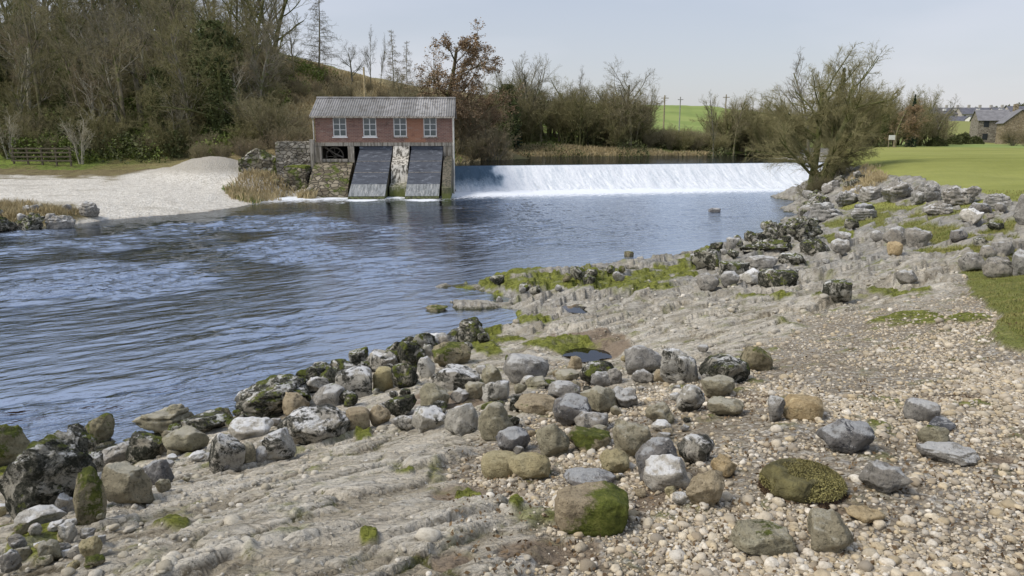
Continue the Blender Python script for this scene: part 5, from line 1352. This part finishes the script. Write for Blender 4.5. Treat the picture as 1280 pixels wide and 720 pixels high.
# smaller stones lying among the boulders
rg = random.Random(5); nr_ = np.random.default_rng(11)
def cobbles(n, poly, smin, smax, types, label, group, avoid=True, name='cobble', cat='cobble'):
    P = np.array(poly); k = 0; tries = 0
    while k < n and tries < 6000:
        tries += 1
        px, py = rg.uniform(P[:, 0].min(), P[:, 0].max()), rg.uniform(P[:, 1].min(), P[:, 1].max())
        if pdist(np.array([px]), np.array([py]), poly)[0] < 0: continue
        s = smin + (smax - smin) * rg.random() ** 1.6; a = rg.uniform(.5, .7) if ('outcrop' in label or 'bank' in label) else rg.uniform(.6, .9)
        g = ground_hit(px, py)
        if avoid and any((g[0] - q[0]) ** 2 + (g[1] - q[1]) ** 2 < (q[2] * .6) ** 2 for q in _placed): continue
        if g[2] < .11: continue
        rock(px - s / 2, py - s * a, px + s / 2, py, rg.choice(types), rg.choice('aaaf' if 'outcrop' in label or 'weed' in label else ('raaf' if s > 12 else 'rra')), label, name, cat, group, lvl=3 if s < 20 else 4)
        k += 1
cobbles(50, [(300,530),(400,480),(480,455),(600,420),(640,450),(700,470),(690,520),(640,545),(560,545),(450,540),(300,560)], 10, 24, 'WKKGKK', 'small stone wedged in the long lichened stone row by the river', 'small stones in the stone row')
cobbles(46, [(296,528),(300,500),(390,464),(440,446),(520,432),(560,424),(596,414),(606,424),(540,448),(450,472),(390,496),(330,528)], 16, 36, 'KKKW', 'black weed-crusted rock packed along the water side of the long stone row', 'black rocks on the water side of the stone row', name='weedy_rock', cat='rock')
cobbles(26, [(60,600),(90,560),(150,535),(230,528),(300,522),(300,545),(200,560),(110,600)], 14, 30, 'KKML', 'black and mossy rock packed along the waterline at the lower left', 'black rocks of the lower left waterline', name='weedy_rock', cat='rock')
cobbles(44, [(640,480),(700,450),(900,440),(960,480),(900,520),(880,610),(800,640),(760,590),(600,600),(640,540)], 8, 22, 'GGLTWY', 'small stone lying between the rounded boulders in the middle', 'small stones among the rounded boulders')
cobbles(34, [(0,640),(90,640),(140,660),(130,720),(0,720)], 10, 30, 'LMPYG', 'mossy olive cobble in the rubble of the bottom left corner', 'rubble in the bottom left corner')
cobbles(22, [(90,600),(170,560),(300,560),(330,590),(240,610),(200,600),(140,640)], 8, 20, 'LGPK', 'small stone among the big waterline rocks on the left', 'small stones at the left waterline')
cobbles(16, [(860,345),(960,300),(1010,270),(1060,240),(1110,235),(1280,255),(1290,310),(1200,320),(1060,330),(980,362),(870,368)], 9, 26, 'GGKKD', 'small grey rock strewn over the outcrop between river and meadow', 'small rocks of the outcrop')
cobbles(16, [(560,360),(700,345),(860,335),(870,350),(700,375),(600,385)], 9, 20, 'KMG', 'small dark rock on the mossy shelf reaching into the river', 'small rocks on the mossy shelf')
cobbles(12, [(0,262),(60,262),(125,270),(100,288),(-10,292),(-30,270)], 8, 18, 'KGGL', 'small rock of the spit on the far shore', 'small rocks on the far spit')
cobbles(8, [(345,232),(390,236),(440,246),(440,252),(380,250),(340,250)], 5, 11, 'LMG', 'small rock at the foot of the mossy masonry', 'small rocks under the masonry')
cobbles(38, [(862,318),(930,296),(985,284),(1008,268),(1022,272),(1010,292),(990,305),(930,318),(870,334)], 8, 20, 'KKKG', 'black weed-stained rock along the waterline between the mossy shelf and the alder', 'black rocks along the waterline', name='weedy_rock', cat='rock')
cobbles(16, [(1004,250),(1016,232),(1040,246),(1030,272),(1008,282)], 12, 26, 'KGK', 'rock of the dark bank between the weir foot and the grassy outcrop', 'bank rocks below the weir', name='weedy_rock', cat='rock')
cobbles(14, [(1012,236),(1050,220),(1095,226),(1075,245),(1030,262),(1014,262)], 10, 24, 'GGK', 'grey rock of the bank around the foot of the alder', 'bank rocks by the alder')
# ------------------------------------------------------------------ pebbles
def pebbles(name, N, xr, yr, accept, size, seed, lvl, colors):
    r_ = np.random.default_rng(seed)
    px = r_.uniform(*xr, N); py = r_.uniform(*yr, N)
    # spread evenly over the picture's ground by solving on the smooth ground, then drop on the real one
    a, b = (px - 640) / FPX, (360 - py) / FPX
    dx, dy, dz = a, CP + b * SP, -SP + b * CP
    t = (1.8 - EYE) / dz
    for _ in range(14): t = .5 * t + .5 * (base_q(dx * t, dy * t) - EYE) / dz
    x, y = dx * t, dy * t
    z, m, u, v = terrain(x, y, True)
    p = accept(m, px, py, x, y)
    k = r_.random(N) < p
    x, y, z = x[k], y[k], z[k]; n = len(x); dist = np.hypot(x, y)
    s = size(r_, dist, n)
    ac = np.ones((n, 3)); ac[:, 1] = .65 + .35 * r_.random(n); ac[:, 2] = .45 + .3 * r_.random(n)
    V0, F0 = ICO[lvl]; nv = len(V0)
    nzz = r_.normal(size=(8, nv)) * .10 + 1
    Vb = V0[None] * nzz[:, :, None]
    if lvl == 2:
        for i in range(8):
            for _ in range(4):
                n_ = r_.normal(size=3); n_ /= np.linalg.norm(n_); e_ = np.clip(Vb[i] @ n_ - r_.uniform(.65, .85), 0, None); Vb[i] -= e_[:, None] * n_ * .8
    V = Vb[r_.integers(0, 8, n)] * (ac * s[:, None])[:, None, :]
    th = r_.random(n) * 2 * math.pi; ti = r_.normal(size=n) * .25
    c, s_ = np.cos(ti)[:, None], np.sin(ti)[:, None]
    X, Y, Z = V[..., 0], V[..., 1], V[..., 2]
    Y, Z = Y * c - Z * s_, Y * s_ + Z * c
    c, s_ = np.cos(th)[:, None], np.sin(th)[:, None]
    X, Y = X * c - Y * s_, X * s_ + Y * c
    V = np.stack([X + x[:, None], Y + y[:, None], Z + (z + s * .22)[:, None]], -1).reshape(-1, 3)
    F = (F0[None] + (np.arange(n) * nv)[:, None, None]).reshape(-1, 3)
    C = np.array(colors)[r_.integers(0, len(colors), n)] * (.75 + .5 * r_.random((n, 1)))
    C = np.repeat(np.concatenate([np.clip(C, 0, .8), np.ones((n, 1))], 1), nv, 0)
    me = mesh_np(name, V, F, M_peb, True, {'tint': C})
    return tag(link(name, me), kind='stuff'), n
t = NT('pebble stone'); o_ = t.obj()
M_peb = t.finish(t.mix(t.mr(t.noise(o_, 60, 5, .7), .4, .7, 0, .5), t.attr('tint'), (.24, .20, .14)), .88, t.bump(t.noise(o_, 150, 3), .003), .2)
PC = [(.54, .47, .35), (.60, .54, .44), (.48, .41, .30), (.44, .38, .29), (.52, .43, .29), (.37, .32, .25), (.62, .57, .48), (.34, .28, .20), (.53, .46, .35), (.49, .40, .26)]
def acc(m, px, py, x, y):
    return np.clip(m[:, 1] * 1.15 - m[:, 0] * 2 - m[:, 3] * .75 - m[:, 2], .0, 1) * (m[:, 1] > .25) * np.clip(.62 + 1.5 * fbm(x * 1.0, y * 1.0, 3, 4), .12, 1)
ob, n1 = pebbles('pebbles', 56000, (560, 1420), (455, 800), acc, lambda r_, d, n: np.clip(np.exp(r_.normal(size=n) * .55) * .0070 * (1 + .10 * (d - 3)), .005, .038), 1, 2, PC)
ob, n2 = pebbles('pebbles', 62000, (560, 1420), (345, 520), acc, lambda r_, d, n: np.clip(np.exp(r_.normal(size=n) * .5) * .0078 * (1 + .09 * (d - 5)), .005, .05), 2, 1, PC)
# loose fragments lying on the bedrock
acc2 = lambda m, px, py, x, y: np.clip(.9 - m[:, 0] * 2 - m[:, 2], 0, 1) * (m[:, 1] < .6) * np.clip(.12 + 1.3 * fbm(x * .8, y * .8, 13, 3), .03, 1) * (base_q(x, y) > .12)
ob, n3 = pebbles('pebbles', 26000, (-60, 1280), (330, 800), acc2, lambda r_, d, n: np.clip(np.exp(r_.normal(size=n) * .55) * .010 * (1 + .13 * np.clip(d - 3, 0, 15)), .006, .07), 3, 2, [(.50, .46, .38), (.44, .40, .32), (.58, .54, .46), (.38, .34, .26), (.46, .42, .33)])
r_ = np.random.default_rng(91); n = 2600
px_ = r_.uniform(560, 1400, n); py_ = r_.uniform(400, 800, n); a_, b_ = (px_ - 640) / FPX, (360 - py_) / FPX
t_l = (1.8 - EYE) / (-SP + b_ * CP); x = a_ * t_l; y = (CP + b_ * SP) * t_l
tag(link('leaf_litter', leafcards(r_, np.stack([x, y, look(x, y)[:, 0] + .012], -1), .011, leafm('dead leaf litter', (.10, .065, .035), (.22, .15, .08)), 'leaf_litter')), kind='stuff')
# ------------------------------------------------------------------ grass blades
def blades(name, x, y, z, h, wd, mat, seed, lean=.35):
    r_ = np.random.default_rng(seed); n = len(x)
    a = r_.random(n) * 2 * math.pi; l = r_.random((n, 2)) * 2 - 1
    hh = h * (.5 + .8 * r_.random(n))
    b = np.stack([x, y, z - .01], -1); sd_ = np.stack([np.cos(a), np.sin(a), 0 * a], -1) * (wd * (.6 + .7 * r_.random(n)))[:, None]
    tip = b + np.stack([l[:, 0] * lean * hh, l[:, 1] * lean * hh, hh], -1)
    mid = b + (tip - b) * .55 + np.stack([0 * a, 0 * a, hh * .12], -1)
    V = np.stack([b - sd_, b + sd_, mid + sd_ * .7, tip], 1).reshape(-1, 3)
    me = mesh_np(name, V, np.arange(4 * n).reshape(n, 4), mat, False)
    return tag(link(name, me), kind='stuff')
def grassm(name, a, b):
    t = NT(name); o = t.obj(); return t.finish(t.mix(t.mr(t.noise(o, 2.5, 5, .7), .35, .65), a, b), .8, None, .15)
G_turf = grassm('turf blades', (.165, .185, .045), (.28, .25, .095)); G_dry = grassm('dry straw grass', (.33, .26, .13), (.50, .41, .24)); G_fresh = grassm('fresh bank grass', (.12, .17, .03), (.19, .24, .06))
def in_px(N, xr, yr, poly, seed, z0=1.5, edge=10):
    r_ = np.random.default_rng(seed); px = r_.uniform(*xr, N); py = r_.uniform(*yr, N)
    k = pdist(px, py, poly) > -edge * r_.random(N) ** 2
    px, py = px[k], py[k]; a, b = (px - 640) / FPX, (360 - py) / FPX; dx, dy, dz = a, CP + b * SP, -SP + b * CP
    t = (z0 - EYE) / dz
    for _ in range(16): t = .5 * t + .5 * (base_q(dx * t, dy * t) - EYE) / dz
    return dx * t, dy * t
def turf_obj(name, N, xr, yr, poly, h, wd, mat, seed, need=None, z0=1.5, edge=10, lean=.6, zmin=.05):
    py_far = need is not None
    x, y = in_px(N, xr, yr, poly, seed, z0, edge); z, m, u, v = terrain(x, y, True)
    k = (z > zmin) & ((y < 47) | (py_far))
    if need is not None: k &= m[:, need] > .4
    return blades(name, x[k], y[k], z[k], h, wd, mat, seed, lean)
turf_obj('short_grass', 60000, (1190, 1500), (318, 520), TURF, .030, .0045, G_turf, 31, 0, 1.8)
turf_obj('short_grass', 40000, (1000, 1330), (240, 330), [(1000,240),(1330,240),(1330,330),(1000,330)], .05, .010, G_turf, 32, 0, 1.4)
DRY = [(283,240),(300,236),(330,232),(352,238),(392,236),(394,248),(372,252),(325,255),(290,248)]
turf_obj('dry_grass', 9000, (270, 400), (225, 260), DRY, .42, .02, G_dry, 34, None, .5, 3, .5)
turf_obj('fresh_grass', 3500, (270, 330), (232, 256), [(278,238),(292,237),(325,250),(330,255),(300,250)], .25, .02, G_fresh, 35, None, .4, 2, .5)
turf_obj('dry_grass', 5000, (-40, 110), (252, 285), [(-40,255),(30,254),(70,262),(100,266),(60,276),(-40,280)], .22, .015, G_dry, 36, None, .5, 4, .6)
turf_obj('dry_grass', 6000, (1055, 1110), (212, 250), [(1050,240),(1070,222),(1100,218),(1108,226),(1080,240),(1060,252)], .22, .014, G_dry, 37, None, 1.4, 4, .6)
# far bank: strip of straw grass along the water
r_ = np.random.default_rng(38); n = 26000
x = r_.uniform(-8, 22, n); y = 71.3 + (x * .05) + r_.random(n) ** 1.2 * 5.5 ; z = terrain(x, y)
k = z > 1.6; blades('dry_grass', x[k], y[k], z[k], .40, .028, G_dry, 38, .6)
# rough slope behind the building and the floor of the wood
n = 60000; x = r_.uniform(-27, 0, n); y = r_.uniform(53, 92, n); z = terrain(x, y)
k = (r_.random(n) < np.clip(.45 + 1.4 * fbm(x * .35, y * .35, 3, 4), 0, 1)) & (look(x, y)[..., 5] > 348); blades('rough_grass', x[k], y[k], z[k], .55, .035, G_dry, 39, .8)
def under(name, n, xr, yr, mat, size, seed, thr, hh):
    r_ = np.random.default_rng(seed); x = r_.uniform(*xr, n); y = r_.uniform(*yr, n); z = terrain(x, y)
    f = fbm(x * .3, y * .3, seed, 4); k = f > thr; x, y, z, f = x[k], y[k], z[k], f[k]
    C = np.stack([x, y, z + r_.random(len(x)) * hh * np.clip(.3 + (f - thr) * 4, .2, 1.3)], -1)
    return tag(link(name, leafcards(r_, C, size, mat, name)), kind='stuff')
under('undergrowth', 190000, (-62, -20), (53.5, 88), L_green, .11, 41, .02, 1.2)
under('undergrowth', 50000, (-58, -24), (53.5, 85), L_bush, .12, 42, .05, 1.5)
under('undergrowth', 26000, (-30, 22), (72.5, 82), L_bush, .10, 43, .15, 1.0)
under('undergrowth', 9000, (-16, -2), (56, 80), L_green, .10, 44, .25, .5)
# ------------------------------------------------------------------ village and farmhouse
M_slate = simple('slate roof', (.135, .135, .155), .7, .2, 1.2); M_slate2 = simple('grey roof', (.20, .195, .20), .7, .2, 1.2)
M_rend = simple('pale stone wall', (.48, .45, .40), .9, .12, .6); M_farm = stone_mat('farmhouse stone', [(0, (.22, .19, .15)), (.5, (.32, .29, .24)), (1, (.42, .385, .33))], 0, 3.0)
M_tan = stone_mat('tan gable stone', [(0, (.26, .20, .13)), (.5, (.38, .31, .21)), (1, (.46, .39, .28))], 0, 3.0)
M_whitew = simple('white rendered wall', (.72, .71, .68), .9, .05); M_darkwin = simple('dark window', (.03, .035, .04), .3, .1)
def house_(px, y_, pyb, w, d, hw, hr, wall, roofm, label, rz=0, group=None, nwin=2, floors=2, chim=1, zb=None, velux=0):
    p = at_y(px, pyb, y_); z = p[2] if zb is None else zb
    e = empty('house', (p[0], y_, z), rz, label=label, cat='house', group=group)
    m = MB(); m.box(-w / 2, w / 2, 0, d, -2.0, hw)
    m.prism([(0, hw), (d / 2, hw + hr), (d, hw)], -w / 2, -w / 2 + .3); m.prism([(0, hw), (d / 2, hw + hr), (d, hw)], w / 2 - .3, w / 2)
    m.build('wall', wall, e)
    m = MB(); o_ = .3
    m.prism([(-o_, hw - .1), (d / 2, hw + hr + .12), (d + o_, hw - .1), (d + o_, hw - .02), (d / 2, hw + hr + .25), (-o_, hw - .02)], -w / 2 - .2, w / 2 + .2)
    rf = m.build('roof', roofm, e)
    for c in range(chim):
        m = MB(); cx = (-1) ** c * (w / 2 - .6); m.box(cx - .45, cx + .45, d / 2 - .35, d / 2 + .35, hw + hr - .2, hw + hr + 1.3); m.build('chimney', wall, rf)
    for v_ in range(velux):
        m = MB(); cx = -w / 2 + w * (v_ + .5) / velux; zz_ = hw + hr * .55; yy_ = d / 2 * .55 - .12
        m.box(cx - .5, cx + .5, yy_ - .9, yy_ + .1, zz_ - .1, zz_ + .75); m.build('dormer', M_whitew, rf)
    for fl_ in range(floors):
        for k in range(nwin):
            cx = -w / 2 + w * (k + .5) / nwin; z0 = .9 + fl_ * 2.5
            if z0 + 1.2 > hw: continue
            m = MB(); m.box(cx - .45, cx + .45, -.05, .02, z0, z0 + 1.2); m.build('window', M_darkwin, e)
    return e
house_(1240, 150, 179, 5.6, 6.0, 4.7, 1.9, M_farm, M_slate2, 'grey stone two-storey farmhouse with slate roof at the edge of the meadow', R(-18), chim=0, nwin=2, zb=H(at_y(1240, 179, 150)[0], 150) - .3)
house_(1287, 143, 181, 4.6, 5.2, 4.1, 2.3, M_tan, M_slate2, 'tan stone gabled house with a chimney right of the grey farmhouse', R(72), chim=1, nwin=1, zb=H(at_y(1287, 181, 143)[0], 143) - .3)
terr = [(1168, 'left end slate-roofed house of the long terrace on the skyline'), (1181, 'second terrace house from the left, with white dormers'), (1195, 'terrace house with dormers, third from the left'), (1209, 'plain slate-roofed terrace house left of the chimneys'), (1223, 'terrace house with the broadest slate roof on the skyline'), (1237, 'terrace house just above the farmhouse roof'), (1251, 'pale fronted house at the right end of the terrace'), (1270, 'separate house at the right edge of the picture on the skyline'), (1286, 'last skyline house cut by the picture edge')]
for k, (px, lb) in enumerate(terr):
    house_(px, 300 + (k % 3) * 1.5, 151 - (2 if k > 6 else 0), 4.7, 6, 2.7, 2.3, M_rend, M_slate, lb, 0, 'terrace houses of the village', nwin=2, floors=1, chim=1, velux=1 if k in (1, 2, 4, 6) else 0)
house_(1208, 270, 157.5, 11, 5, 1.6, 1.6, M_rend, M_slate, 'long low barn with grey roof below the terrace', 0, None, nwin=4, floors=1, chim=0)
house_(1226, 262, 158.5, 5.5, 5, 2.6, 1.0, M_whitew, M_slate, 'white house between the low barn and the farmhouse', 0, None, nwin=2, floors=1, chim=0)
# white notice board in front of the orange-brown tree
p = at_y(1115, 172, 90); z = H(p[0], 90)
e = empty('notice_board', (p[0], 90, z), label='small white board on two posts in front of the orange-brown tree', cat='sign')
m = MB(); zt = at_y(1115, 170, 90)[2] - z
m.box(-.36, .36, -.04, .04, zt - .45, zt + .1); m.build('board', M_whitew, e)
for s in (-1, 1):
    m = MB(); m.box(s * .3 - .04, s * .3 + .04, .05, .12, -.2, zt + .05); m.build('post', M_wood, e)
